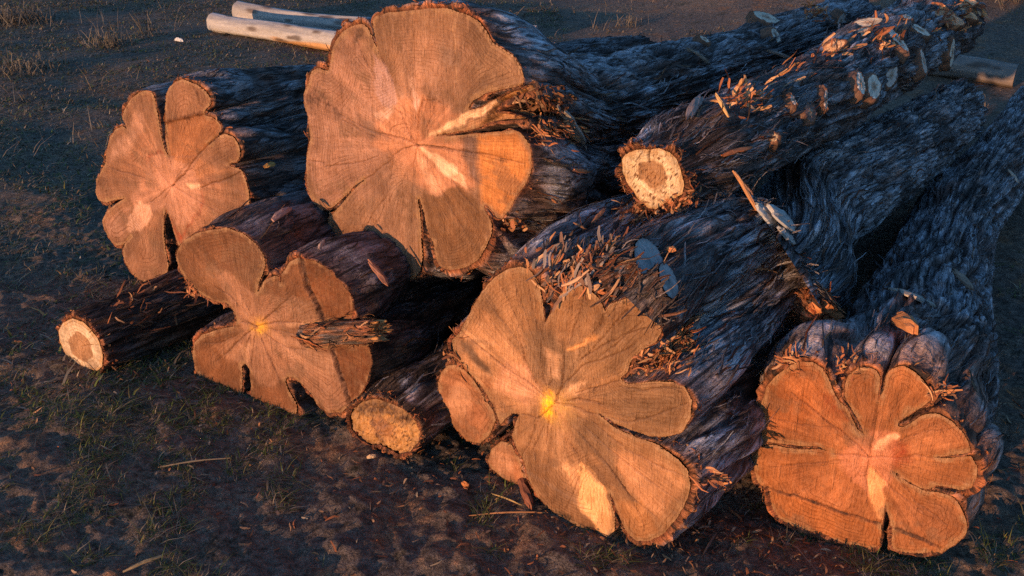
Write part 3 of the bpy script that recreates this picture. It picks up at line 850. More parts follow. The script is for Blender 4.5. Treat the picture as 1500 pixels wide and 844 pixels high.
pa = [ev.patch((.54, .335, .215), .006, .95, (588, 165), (660, 195), (720, 250), (745, 262), (800, 262), (850, 250), (900, 280), (935, 330), (962, 368), (910, 378), (903, 435), (985, 440), (1060, 640), (985, 668), (925, 600), (845, 545), (790, 580), (740, 560), (700, 490), (690, 560), (640, 480), (700, 380), (650, 300)),
      ev.patch((.60, .40, .27), .02, .8, (800, 400), (900, 430), (1000, 470), (1020, 560), (930, 520), (840, 480)),
      ev.patch((.66, .44, .28), .008, .8, (690, 440), (720, 420), (722, 520), (700, 490)), ev.patch((.66, .46, .30), .005, .8, (845, 362), (900, 355), (912, 370), (850, 374)),
      ev.patch((.44, .235, .12), .012, .8, (468, 60), (640, 35), (770, 130), (745, 240), (660, 190), (588, 160), (500, 210)),
      ev.patch((.40, .15, .06), .003, .85, (580, 165), (640, 138), (670, 142), (655, 160), (672, 165), (710, 155), (690, 178), (655, 184)),
      ev.patch((.46, .235, .11), .010, .85, (520, 440), (620, 390), (640, 470), (690, 500), (686, 620), (590, 600)), ev.patch((.56, .35, .22), .01, .6, (600, 440), (660, 400), (690, 470), (640, 500)),
      ev.patch((.44, .20, .085), .003, .95, (886, 138), (980, 165), (1072, 290), (1060, 372), (966, 372), (912, 240)), ev.patch((.42, .185, .08), .003, .95, (985, 430), (1130, 430), (1135, 520), (1060, 645)),
      ev.patch((.46, .24, .12), .006, .9, (760, 215), (885, 140), (905, 240), (940, 315), (900, 280), (850, 252), (830, 268), (760, 258)),
      ev.patch((.46, .23, .11), .008, .8, (722, 580), (790, 580), (830, 570), (875, 670), (745, 650)), ev.patch((.11, .09, .085), .008, .8, (590, 590), (640, 600), (685, 612), (685, 632), (620, 620)), ev.patch((.11, .09, .085), .008, .8, (722, 625), (790, 655), (800, 672), (722, 650)),  # last two patches: ground shadow painted grey along the foot
      ev.patch((.70, .45, .05), .022, .75, *blob((752, 376), 34, 32)), ev.patch((.80, .55, .04), .014, .8, *blob((757, 382), 16, 16))]
t = thing('cut_log', (C_cl[0], C_cl[1], 0.0), 'clover-shaped log with yellow painted pith, on the ground below the largest log', 'log', 'cut logs in the pile')
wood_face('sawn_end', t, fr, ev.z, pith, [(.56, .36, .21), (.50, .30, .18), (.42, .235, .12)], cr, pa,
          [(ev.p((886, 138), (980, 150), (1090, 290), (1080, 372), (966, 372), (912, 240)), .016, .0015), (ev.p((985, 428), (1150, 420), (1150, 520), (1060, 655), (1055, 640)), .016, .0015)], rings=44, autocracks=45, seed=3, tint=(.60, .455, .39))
_, BODIES['clover'] = log_body('bark', t, fr, ev.z, [(0, 0, 0, .33), (.3, .02, .0, .30), (.8, .05, .0, .27), (1.6, .10, .0, .25), (3.4, .2, .0, .24)], seed=3, nshred=2200, nrim=700, redness=.2, amp=1.15, grey=(.15, .13, .14))
T_CL = t
CLFR, CLEV = fr, ev

# ---- short thick log in front
C_fr = np.array([0.14, 2.18, 0.35])
fr = Frame(C_fr)
ev = EndView(WD, fr, [(108, 280), (130, 255), (155, 205), (185, 155), (220, 115), (255, 92), (285, 88), (310, 100), (330, 130), (340, 170), (344, 212), (347, 238), (365, 205), (385, 165), (405, 145), (440, 140), (470, 155), (492, 182), (502, 207), (515, 190), (550, 172), (590, 165), (625, 185), (645, 225), (648, 260), (635, 285), (600, 305), (570, 330), (560, 360), (541, 380), (560, 394), (620, 385), (680, 385), (710, 400), (725, 440), (722, 480), (700, 515), (660, 530), (620, 528), (570, 512), (520, 488), (482, 468),
    (530, 505), (590, 532), (640, 550), (690, 585), (715, 615), (722, 650), (715, 690), (690, 735), (655, 775), (620, 795), (585, 798), (560, 775), (535, 722), (514, 668), (522, 705), (530, 742), (528, 770), (510, 782), (460, 770), (410, 745), (360, 715), (330, 680), (310, 640), (300, 610), (290, 580), (270, 550), (262, 520), (274, 490), (281, 472), (262, 467), (232, 498), (222, 470), (210, 440), (180, 390), (140, 350), (115, 320)], kc=130, n=600)
pith = ev.p((372, 442))[0]
cr = [ev.crack(.0022, 1, (372, 442), (392, 400), (398, 345), (396, 318)), ev.crack(.0018, .9, (330, 480), (350, 462), (372, 442)), ev.crack(.0022, .9, (372, 442), (330, 395), (300, 345), (288, 290), (275, 240)),
      ev.crack(.0014, .8, (372, 442), (345, 380), (338, 300), (335, 250)), ev.crack(.0020, .9, (405, 436), (430, 428), (470, 436), (500, 446)), ev.crack(.0020, .9, (372, 442), (420, 448), (455, 462), (485, 470)),
      ev.crack(.0014, .8, (290, 470), (310, 474), (330, 480)), ev.crack(.0018, .9, (415, 545), (432, 570), (442, 600), (440, 615)), ev.crack(.004, .9, (445, 598), (470, 622), (500, 660), (516, 690)),
      ev.crack(.0014, .8, (430, 415), (480, 400), (540, 385)), ev.crack(.0014, .8, (500, 210), (490, 240), (470, 262)), ev.crack(.0014, .8, (440, 330), (500, 290), (560, 260), (640, 240)), ev.crack(.0014, .8, (400, 390), (450, 340), (520, 320), (580, 290)),
      ev.crack(.0014, .8, (170, 290), (250, 350), (320, 400), (355, 430)), ev.crack(.0014, .8, (130, 255), (200, 310), (260, 360)), ev.crack(.0012, .8, (200, 175), (250, 240), (290, 300)), ev.crack(.0012, .8, (230, 130), (270, 210), (300, 300)),
      ev.crack(.0012, .8, (262, 100), (290, 190), (320, 280)), ev.crack(.0012, .7, (300, 120), (318, 200), (335, 270)), ev.crack(.0014, .8, (540, 400), (600, 410), (660, 400), (700, 402)), ev.crack(.0012, .8, (455, 462), (560, 490), (640, 470), (715, 440)),
      ev.crack(.0014, .8, (450, 500), (540, 580), (620, 640), (690, 690)), ev.crack(.0012, .8, (430, 510), (500, 590), (570, 680), (640, 740)), ev.crack(.0012, .8, (470, 490), (560, 560), (640, 600), (710, 630)), ev.crack(.0012, .7, (480, 560), (540, 640), (590, 720), (605, 770)),
      ev.crack(.0014, .8, (360, 470), (355, 520), (352, 545)), ev.crack(.0012, .7, (330, 490), (310, 540), (290, 575)), ev.crack(.0012, .7, (345, 500), (320, 560), (330, 600)), ev.crack(.0012, .7, (440, 615), (425, 660), (400, 720)), ev.crack(.0012, .7, (345, 200), (342, 260), (350, 320), (345, 370)),
      ev.crack(.0010, .7, (420, 160), (415, 220), (405, 290)), ev.crack(.0010, .7, (450, 160), (430, 230), (410, 290)), ev.crack(.0010, .7, (360, 330), (365, 380), (350, 410)), ev.crack(.0012, .7, (560, 200), (500, 270), (440, 330)), ev.crack(.0012, .7, (600, 230), (540, 280), (480, 330))]
pa = [ev.patch((.58, .36, .22), .015, .8, (110, 285), (200, 200), (300, 330), (350, 420), (300, 460), (230, 470), (150, 350)), ev.patch((.68, .45, .29), .006, .85, (140, 262), (160, 265), (220, 310), (230, 330), (180, 300)),
      ev.patch((.26, .19, .15), .010, .75, (130, 278), (150, 290), (205, 350), (215, 375), (180, 350), (140, 310)), ev.patch((.62, .38, .27), .014, .75, (240, 330), (300, 345), (330, 410), (300, 440), (220, 400)),
      ev.patch((.33, .235, .165), .022, .75, (300, 260), (340, 240), (420, 320), (440, 400), (360, 420), (310, 370)), ev.patch((.40, .27, .17), .025, .65, (400, 290), (500, 250), (640, 190), (640, 270), (540, 350), (460, 390), (410, 380)),
      ev.patch((.38, .26, .17), .025, .7, (470, 410), (560, 400), (700, 400), (715, 480), (640, 520), (540, 480)), ev.patch((.36, .25, .17), .02, .65, (400, 470), (470, 480), (540, 570), (520, 620), (430, 540)),
      ev.patch((.66, .46, .31), .012, .85, (395, 425), (410, 400), (460, 380), (440, 405), (440, 420)), ev.patch((.62, .43, .30), .010, .7, (350, 300), (385, 320), (385, 380), (355, 370)),
      ev.patch((.66, .38, .17), .004, .9, (405, 300), (430, 288), (480, 268), (492, 272), (440, 296), (408, 308)), ev.patch((.60, .36, .22), .016, .75, (520, 560), (640, 580), (715, 640), (640, 740), (560, 660)),
      ev.patch((.74, .49, .27), .004, .95, (425, 602), (445, 594), (475, 622), (505, 668), (522, 712), (530, 765), (510, 784), (480, 765), (455, 730), (435, 700), (440, 640)), ev.patch((.66, .42, .25), .010, .85, (400, 595), (430, 590), (440, 640), (430, 690), (405, 650)),
      ev.patch((.40, .25, .15), .010, .7, (275, 555), (340, 560), (420, 660), (460, 740), (400, 735), (320, 650)), ev.patch((.62, .34, .16), .012, .7, (520, 700), (600, 690), (640, 770), (590, 795)),
      ev.patch((.36, .13, .06), .004, .9, (200, 430), (215, 440), (226, 475), (232, 495), (222, 480)), ev.patch((.40, .17, .08), .006, .8, (180, 375), (215, 380), (215, 410), (190, 400)),
      ev.patch((.12, .10, .09), .010, .8, (360, 705), (420, 735), (490, 768), (480, 790), (400, 755)),  # ground shadow painted as a grey patch at the lower left
      ev.patch((.50, .36, .10), .030, .6, *blob((382, 458), 40, 46)), ev.patch((.82, .50, .02), .014, .97, *blob((356, 445), 19, 40)), ev.patch((.88, .60, .03), .010, .9, *blob((356, 448), 10, 26))]
t = thing('cut_log', (C_fr[0], C_fr[1], 0.0), 'short thick many-lobed log at the front centre with yellow painted pith and blue-grey branch stubs', 'log', 'cut logs in the pile')
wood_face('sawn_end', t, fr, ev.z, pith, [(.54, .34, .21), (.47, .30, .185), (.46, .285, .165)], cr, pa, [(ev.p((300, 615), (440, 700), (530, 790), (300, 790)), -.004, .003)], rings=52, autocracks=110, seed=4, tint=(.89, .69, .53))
A = on_plane(1110, 305, np.array([.8, 2.75, .5]), np.array([.5, -.85, 0])); 
_, BODIES['front'] = log_body('bark', t, fr, ev.z, [(0, 0, 0, .33), (.25, .01, .02, .325), (.55, .06, .05, .30), (.95, .13, .09, .27)], seed=4, nshred=3200, nrim=1100, redness=.2, thick=.012, amp=1.3, end_tilt=(np.cross(ray(1110, 305), ray(1215, 470)), CAM), smooth_len=.35)
T_FR = t
FRFR, FREV = fr, ev
# red flares at its left foot
for k, (ol, pi_, sd) in enumerate([([(80, 362), (95, 346), (115, 342), (140, 355), (168, 388), (193, 430), (213, 460), (221, 485), (205, 525), (180, 546), (150, 540), (120, 510), (95, 470), (75, 420), (72, 388)], (170, 440), 21),
                                   ([(200, 590), (210, 560), (235, 540), (262, 550), (285, 590), (300, 622), (305, 655), (280, 655), (240, 635), (210, 610)], (260, 600), 22)]):
    f2 = Frame(C_fr + AX * (.03 + .02 * k))
    e2 = EndView(WD, f2, ol, 60, 260)
    fl = bpy.data.objects.new('root_flare', None); COL.objects.link(fl); fl.location = T_FR.location; fl.parent = T_FR; fl.matrix_parent_inverse = Matrix.Translation(-T_FR.location)
    fl['label'] = ['orange-red side lobe with a smooth cut', 'small orange-red lobe at the foot'][k]
    pp = e2.p(pi_)[0]

    class _P: pass
    wood_face('sawn_end', fl, f2, e2.z, pp + np.array([.12, .05]), [(.58, .24, .11), (.60, .25, .11), (.56, .24, .10)], [], [e2.patch((.66, .34, .17), .015, .7, *blob((130 + 110 * k, 440 + 150 * k), 30, 50))], [], rings=24, autocracks=0, seed=sd, rough=.0006)
    log_body('bark', fl, f2, e2.z, [(0, 0, 0, .08), (.15, .05, .03, .085), (.4, .16, .08, .08)], seed=sd, nshred=160, nrim=260, thick=.007, amp=.7, redness=.8)

# ---- right log
C_ri = np.array([0.90, 2.07, 0.26])
fr = Frame(C_ri, AZ - .06)
ev = EndView(WE, fr, [(105, 460), (97, 420), (100, 380), (120, 320), (145, 285), (180, 260), (215, 248), (250, 250), (275, 265), (290, 290), (305, 330), (320, 355), (345, 375), (355, 400), (372, 438), (389, 450), (385, 425), (370, 400), (350, 370), (338, 340), (335, 310), (345, 285), (370, 268), (400, 262), (425, 270), (438, 290), (436, 330), (429, 358), (445, 325), (450, 290), (465, 268), (500, 260), (530, 275), (560, 305), (580, 335), (575, 355), (545, 375), (510, 395), (487, 413), (482, 428), (500, 430), (530, 410), (565, 392), (600, 392), (640, 415), (670, 450), (687, 490), (685, 500), (640, 506), (580, 515), (640, 514), (690, 508), (705, 540), (705, 575), (690, 600), (660, 606), (620, 597), (588, 592), (580, 602), (550, 600), (510, 578), (475, 556), (510, 583), (560, 608), (600, 612), (640, 625), (665, 660), (678, 700), (675, 725), (650, 750), (620, 770), (600, 785), (550, 788), (500, 782), (470, 770), (466, 740), (462, 690), (450, 642), (442, 690), (440, 740), (435, 765), (405, 775), (360, 765), (330, 758), (290, 740), (240, 725), (190, 710), (155, 690), (130, 660), (122, 620), (118, 600), (95, 585), (83, 550), (85, 510), (100, 485), (130, 477), (200, 490), (260, 490), (306, 502), (260, 483), (200, 481), (150, 472), (120, 470)], kc=130, n=560)
pith = ev.p((405, 512))[0]
cr = [ev.crack(.0018, .9, (405, 512), (350, 460), (270, 395), (190, 335)), ev.crack(.0018, .9, (405, 512), (420, 440), (428, 360)), ev.crack(.0014, .8, (405, 512), (500, 515), (535, 505), (580, 516)), ev.crack(.0014, .8, (405, 512), (395, 560), (400, 640)),
      ev.crack(.010, 1, (118, 598), (180, 620), (250, 640), (330, 668), (430, 700)), ev.crack(.009, .95, (460, 708), (520, 728), (600, 765)), ev.crack(.0014, .8, (405, 512), (360, 505), (306, 502)), ev.crack(.001, .7, (420, 545), (470, 600), (560, 670)), ev.crack(.001, .7, (390, 470), (330, 380), (310, 340)),
      ev.crack(.001, .7, (470, 550), (540, 640), (620, 700)), ev.crack(.001, .7, (300, 430), (200, 420), (120, 400)), ev.crack(.001, .7, (330, 520), (240, 530), (130, 540)), ev.crack(.001, .7, (480, 470), (560, 440), (640, 430)), ev.crack(.0035, .9, (389, 450), (375, 435), (360, 405))]
pa = [ev.patch((.66, .36, .22), .008, .85, (328, 500), (365, 462), (410, 445), (475, 438), (490, 470), (470, 560), (440, 620), (400, 620), (340, 565), (320, 530)), ev.patch((.52, .13, .045), .022, .75, (275, 335), (310, 330), (345, 372), (335, 400), (290, 390)),
      ev.patch((.55, .13, .05), .016, .8, (480, 470), (520, 480), (520, 525), (480, 540), (470, 510)), ev.patch((.82, .58, .38), .004, .95, (412, 498), (430, 470), (475, 440), (492, 452), (478, 468), (440, 490)), ev.patch((.78, .50, .25), .004, .95, (408, 545), (425, 552), (445, 590), (455, 630), (450, 692), (432, 682), (405, 625), (396, 575)),
      ev.patch((.60, .28, .11), .02, .7, (100, 380), (200, 250), (280, 270), (260, 400), (150, 450)), ev.patch((.62, .30, .11), .01, .7, (125, 610), (300, 665), (440, 705), (435, 770), (300, 750), (150, 690)), ev.patch((.36, .19, .09), .012, .6, (210, 560), (240, 550), (250, 585), (215, 590)),
      ev.patch((.17, .09, .08), .003, .9, (120, 600), (180, 616), (250, 636), (330, 664), (435, 698), (435, 706), (330, 674), (250, 648), (180, 626)), ev.patch((.17, .10, .10), .004, .85, (465, 708), (530, 726), (605, 762), (600, 770), (520, 738), (465, 716)),
      ev.patch((.62, .33, .16), .014, .7, (520, 420), (600, 395), (680, 470), (600, 500), (520, 500)), ev.patch((.50, .27, .14), .02, .6, (470, 640), (640, 640), (670, 710), (600, 760), (480, 700))]
t = thing('cut_log', (C_ri[0], C_ri[1], 0.0), 'long right-hand log, orange sawn end crossed near its foot by a dark line', 'log', 'cut logs in the pile')
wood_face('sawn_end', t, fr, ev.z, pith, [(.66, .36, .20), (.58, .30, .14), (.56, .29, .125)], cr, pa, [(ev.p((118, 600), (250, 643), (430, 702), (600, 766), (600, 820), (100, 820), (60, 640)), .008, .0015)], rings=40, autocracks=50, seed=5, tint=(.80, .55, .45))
_, BODIES['right'] = log_body('bark', t, fr, ev.z, spine_px(fr, ev.z, [(0, 0, 0, .265), (.22, .0, .03, .245), (.5, .01, .01, .215)], [(1356, 438, 3.17, .175), (1402, 322, 3.98, .148), (1476, 226, 4.97, .135), (1525, 150, 6.0, .13)]), seed=5, nshred=3000, nrim=900, redness=.25, amp=1.1, smooth_len=.16, dusty=.55)
T_RI = t

# ---- slim log on top
C_sm = np.array([0.39, 2.58, 0.825])
fr = Frame(C_sm, AZ - .05, 0)
ev = EndView(WF, fr, [(332, 600), (345, 580), (380, 565), (415, 560), (437, 562), (470, 557), (510, 570), (540, 600), (555, 640), (566, 690), (560, 728), (530, 743), (507, 750), (490, 765), (460, 785), (430, 780), (395, 745), (360, 700), (338, 650)], kc=70, n=320)
pith = ev.p((452, 665))[0]
hw = ev.p((390, 640), (410, 610), (450, 600), (490, 625), (510, 660), (495, 700), (465, 725), (430, 700), (400, 670))
t = thing('cut_log', (C_sm[0], C_sm[1], .70), 'slim bristly log on top of the pile, small pale flecked end ringed by frayed bark', 'log', 'cut logs in the pile')
wood_face('sawn_end', t, fr, ev.z, pith, [(.60, .34, .16), (.84, .62, .34), (.86, .66, .38)], [ev.crack(.006, .95, (438, 556), (437, 575), (436, 605))], [(ev.p(*[(340, 600), (420, 566), (530, 600), (562, 700), (460, 780), (350, 680)]), (.86, .64, .36), .006, .9), (hw, (.62, .34, .15), .006, .95)], [], step=.0017, rings=14, autocracks=4, seed=6, dash=(.40, .17, .06), rough=.0025, edge=(.5, .28, .12))
_, BODIES['small'] = log_body('bark', t, fr, ev.z, [(0, 0, 0, .115), (.2, .012, -.005, .122), (.6, .06, .005, .120), (1.2, .11, .005, .130), (2.0, .13, .0, .142), (2.8, .12, -.03, .152), (3.3, .12, -.04, .155)], seed=6, nshred=3000, nrim=800, thick=.020, amp=1.0, redness=.35, rim_lift=.7, rim_len=1.4, tvar=.5)
T_SM = t

# ---- log behind the short one
C_re = np.array([0.83, 2.79, .34])
fr = Frame(C_re, AZ + .03)
th_ = np.linspace(0, 2 * math.pi, 300, endpoint=False)
zz = .42 * (.31 + .03 * np.cos(3 * th_ + 1) + .02 * np.cos(5 * th_)) * np.exp(1j * th_); zz = np.roll(zz, -int(np.argmin(zz.imag)))
t = thing('cut_log', (C_re[0], C_re[1], 0.03), 'rough grey log between slim top log and long right-hand log, no sawn end visible', 'log', 'cut logs in the pile')
wood_face('sawn_end', t, fr, zz, np.array([0, 0]), [(.5, .3, .18), (.48, .28, .16), (.46, .28, .15)], [], [], [], step=.012, rings=40, autocracks=0, seed=7)
_, BODIES['rear'] = log_body('bark', t, fr, zz, spine_px(fr, zz, [(0, 0, 0, .12), (.2, .01, .05, .16)], [(1165, 312, 3.25, .165), (1288, 240, 3.95, .155), (1400, 165, 5.1, .14)]), seed=7, nshred=2800, nrim=100, redness=.15, amp=1.15)
T_RE = t

# ---- small log at the lower left
C_ll = np.array([-1.48, 2.97, 0.115])
fr = Frame(C_ll, AZ - .0, .0)
ev = EndView(WC, fr, [(58, 385), (75, 358), (105, 345), (140, 355), (170, 385), (195, 420), (210, 470), (208, 510), (190, 525), (150, 515), (115, 500), (95, 485), (75, 450), (62, 420)], kc=50, n=300)
t = thing('cut_log', (C_ll[0], C_ll[1], 0), 'small log poking out at lower left, oval end with pale rim and orange heart', 'log', 'cut logs in the pile')
wood_face('sawn_end', t, fr, ev.z, ev.p((138, 440))[0], [(.62, .36, .17), (.86, .64, .38), (.88, .68, .42)], [ev.crack(.0014, .7, (138, 440), (172, 436), (205, 435))],
          [(ev.p((58, 385), (105, 345), (170, 385), (210, 470), (190, 525), (95, 485)), (.88, .66, .40), .006, .95), (ev.p((95, 420), (105, 405), (122, 392), (150, 400), (168, 425), (178, 462), (176, 480), (160, 490), (130, 486), (105, 462)), (.68, .37, .17), .004, .95)], [], step=.0035, rings=12, autocracks=3, seed=8, edge=(.55, .3, .12))
_, BODIES['lowleft'] = log_body('bark', t, fr, ev.z, [(0, 0, 0, .105), (.1, .0, .0, .115), (.6, .01, .0, .125), (1.3, .02, .0, .12)], seed=8, nshred=900, nrim=420, thick=.012, redness=.5, amp=.9, grey=(.12, .10, .10))
T_LL = t

# ---- earthy stub
C_st = np.array([-0.38, 2.46, 0.115])
fr = Frame(C_st, AZ + .05, .05)
ev = EndView(WG, fr, [(62, 312), (72, 280), (105, 252), (150, 243), (200, 256), (250, 278), (293, 318), (310, 360), (302, 400), (270, 432), (235, 442), (195, 418), (170, 405), (140, 410), (100, 388), (70, 350)], kc=60, n=320)
t = thing('cut_log', (C_st[0], C_st[1], 0), 'stubby soil-caked log with torn rough end, between the clover-shaped log and the front log', 'log', 'cut logs in the pile')
wood_face('sawn_end', t, fr, ev.z, ev.p((190, 340))[0], [(.50, .24, .09), (.60, .32, .11), (.62, .34, .12)], [],
          [(ev.p((100, 250), (200, 255), (290, 320), (260, 340), (200, 300), (140, 300), (80, 290)), (.22, .11, .06), .012, .9), (ev.p((150, 310), (215, 330), (200, 380), (170, 400), (150, 360)), (.33, .16, .08), .012, .8)], [], step=.0035, rings=8, autocracks=0, seed=9, dash=(.26, .12, .05), rough=.009, dome=.02)
_, BODIES['stub'] = log_body('bark', t, fr, ev.z, [(0, 0, 0, .115), (.12, .0, .01, .12), (.5, .0, .0, .12), (.9, .0, .0, .11)], seed=9, nshred=300, nrim=500, thick=.008, redness=.4, amp=1.0, soil=.35)
T_ST = t

# ================================================================== surfaces one can put things on
for k, d in BODIES.items():
    b = d['bag']
    Vs = b.V[0]
    d['bvh'] = BVHTree.FromPolygons([Vector(v) for v in Vs], [tuple(q) for q in b.Q[0].tolist()])


def hit(px, py, names=None):
    d = ray(px, py); d = d / np.linalg.norm(d); best = None
    for k, b in BODIES.items():
        if names and k not in names: continue
        loc, nor, idx, dist = b['bvh'].ray_cast(Vector(CAM), Vector(d))
        if loc is not None and (best is None or dist < best[2]):
            nor = np.array(nor)
            if nor @ d > 0: nor = -nor
            best = (np.array(loc), nor, dist, k)
    return best


PALE = np.array((.78, .66, .54)); PINK = np.array((.66, .52, .44))


def oval(name, parent, pos, ax_long, normal, a, b, thick=.012, wood=(.62, .5, .38), heart=(.5, .33, .22), bark=(.16, .09, .06), seed=0, collar=True, tilt=(0, 0)):
    """the sawn-off foot of a limb: oval cut face with a bark collar"""
    rng = np.random.default_rng(seed)
    normal = np.asarray(normal, float); normal = normal / np.linalg.norm(normal)
    e1 = np.asarray(ax_long, float); e1 = e1 - normal * (e1 @ normal); e1 /= np.linalg.norm(e1); e2 = np.cross(normal, e1)
    normal2 = normal + e1 * tilt[0] + e2 * tilt[1]; normal2 /= np.linalg.norm(normal2)
    n = 40; th = np.arange(n) / n * 2 * math.pi
    rr = 1 + .09 * perlin(np.cos(th) * 1.3, np.sin(th) * 1.3, seed * 3.3) + .06 * perlin(np.cos(th) * 3, np.sin(th) * 3, seed * 1.3)
    bag = Bag()
    rings = [(0.0, 1), (0.3, 1), (.55, 1), (.8, 1), (1.0, 1)]
    V = []; Cc = []
    for f, h in rings:
        off = e1[None] * (a * rr * np.cos(th) * f)[:, None] + e2[None] * (b * rr * np.sin(th) * f)[:, None]
        lift = off @ (normal2 - normal * (normal2 @ normal)) * -1.0
        hh = thick + .0015 * rng.normal(0, 1, n)
        V.append(pos + off + normal[None] * (hh + lift)[:, None])
        c = np.array(heart) if f < .5 else np.array(wood)
        Cc.append(np.broadcast_to(c, (n, 3)) * rng.uniform(.88, 1.1, (n, 1)))
    V = np.concatenate(V); Cc = np.concatenate(Cc)
    idx = np.arange(len(rings) * n).reshape(len(rings), n)
    A, B = idx[:-1], idx[1:]
    Q = np.stack([A, B, np.roll(B, -1, 1), np.roll(A, -1, 1)], -1).reshape(-1, 4)
    bag.add(V, Q, col=Cc, uv=np.column_stack([V @ e2, V @ e1, np.zeros(len(V))]))
    if collar:
        top = V[-n:]
        out = top - pos; out -= normal[None] * (out @ normal)[:, None]; out /= np.linalg.norm(out, axis=1)[:, None] + 1e-9
        jag = .5 + rng.random(n)
        P = [top, top + out * (.004 * jag)[:, None] + normal[None] * (.002 * rng.normal(0, 1, n))[:, None], top + out * (.010 * jag + .004)[:, None] - normal[None] * (thick * .5), top + out * .022 - normal[None] * (thick + .03)]
        W = np.concatenate(P); idx = np.arange(4 * n).reshape(4, n); A, B = idx[:-1], idx[1:]
        Q = np.stack([A, B, np.roll(B, -1, 1), np.roll(A, -1, 1)], -1).reshape(-1, 4)
        cc = np.concatenate([np.broadcast_to(np.array((.30, .14, .08)), (n, 3)), np.broadcast_to(np.array((.24, .11, .06)), (n, 3)), np.broadcast_to(np.array(bark), (n, 3)), np.broadcast_to(np.array(bark), (n, 3))]) * rng.uniform(.7, 1.2, (4 * n, 1))
        bag.add(W, Q, col=cc, uv=np.column_stack([W @ e2, W @ e1, np.zeros(len(W))]))
    return bag.build(name, WOOD, parent)


def knot(parent, px, py, la, wa, ang=90, names=None, lift=.012, seed=0, wood=(.62, .5, .38), heart=(.5, .34, .24), push=(0, 0, 0), tilt=(0, 0)):
    """la, wa in photo pixels; ang = direction of the long axis in the picture, degrees"""
    h = hit(px, py, names)
    if h is None: print('knot missed', px, py); return
    p, nr, dist, k = h
    acc = nr * .2
    for ddx in (-14, -7, 0, 7, 14):
        for ddy in (-12, -6, 0, 6, 12):
            h2 = hit(px + ddx, py + ddy, names)
            if h2 is not None and abs(h2[2] - dist) < .15: acc = acc + h2[1]
    nr = acc / np.linalg.norm(acc)
    nr = nr * .7 + np.array(push)
    # smooth normal from log axis
    d = math.radians(ang)
    q = on_plane(px + 10 * math.cos(d), py - 10 * math.sin(d), p, nr / np.linalg.norm(nr)) - p
    q2 = on_plane(px + 10 * math.sin(d), py + 10 * math.cos(d), p, nr / np.linalg.norm(nr)) - p
    mp = dist / F
    a = min(la * mp * .5 * (np.linalg.norm(q) / (10 * mp)) ** .5, la * mp); b = min(wa * mp * .5 * (np.linalg.norm(q2) / (10 * mp)) ** .5, wa * mp)
    return oval('knot', parent, p, q, nr, a, b, lift, wood, heart, seed=seed, tilt=tilt)


for i, (px, py, la, wa, an, push, wd) in enumerate([
        (1256, 125, 34, 14, 95, (0, 0, 0), PALE), (1275, 129, 38, 20, 70, (0, 0, 0), PALE), (1301, 112, 44, 14, 65, (0, 0, 0), PINK), (1272, 37, 44, 14, 8, (-.2, -.3, .5), (.72, .58, .42)), (1264, 51, 40, 13, 12, (-.2, -.3, .4), (.72, .55, .40)),
        (1312, 62, 46, 13, -52, (0, 0, .3), PALE), (1344, 47, 34, 10, -25, (0, 0, .3), PALE), (1348, 92, 34, 9, 100, (0, 0, 0), PINK), (1390, 77, 38, 11, 84, (0, 0, 0), PALE), (1222, 70, 30, 12, 20, (-.5, -.6, .2), (.60, .36, .2)),
        (1388, 28, 44, 14, -22, (-.3, -.5, .3), (.62, .38, .24)), (1204, 147, 26, 7, 88, (0, 0, 0), PINK), (1157, 150, 15, 7, -70, (0, 0, 0), PINK), (1131, 204, 14, 10, 30, (-.3, -.3, 0), (.60, .42, .25)), (1182, 166, 24, 20, 60, (0, 0, 0), (.26, .14, .11)), (1326, 29, 16, 6, 0, (0, 0, .4), PALE),
        (1408, 8, 40, 12, 8, (-.4, -.5, .3), (.66, .42, .25)), (1417, 22, 26, 8, -30, (-.4, -.5, .3), (.66, .42, .25))]):
    knot(T_SM, px, py, la, wa, an, ['small'], .014, 40 + i, wood=wd, push=push)
for i, (px, py, la, wa, an, push, wd) in enumerate([
        (1121, 29, 38, 17, -15, (0, -.1, .5), (.72, .60, .46)), (1133, 54, 22, 12, -60, (0, 0, .2), PALE), (1228, 33, 26, 15, 80, (0, 0, 0), PINK), (1208, 62, 15, 9, 80, (0, 0, 0), PINK), (1188, 7, 34, 14, -5, (-.4, -.5, .4), (.60, .38, .25)), (1029, 61, 16, 6, -30, (0, 0, 0), PALE)]):
    knot(T_BIG, px, py, la, wa, an, ['big'], .014, 70 + i, wood=wd, push=push)


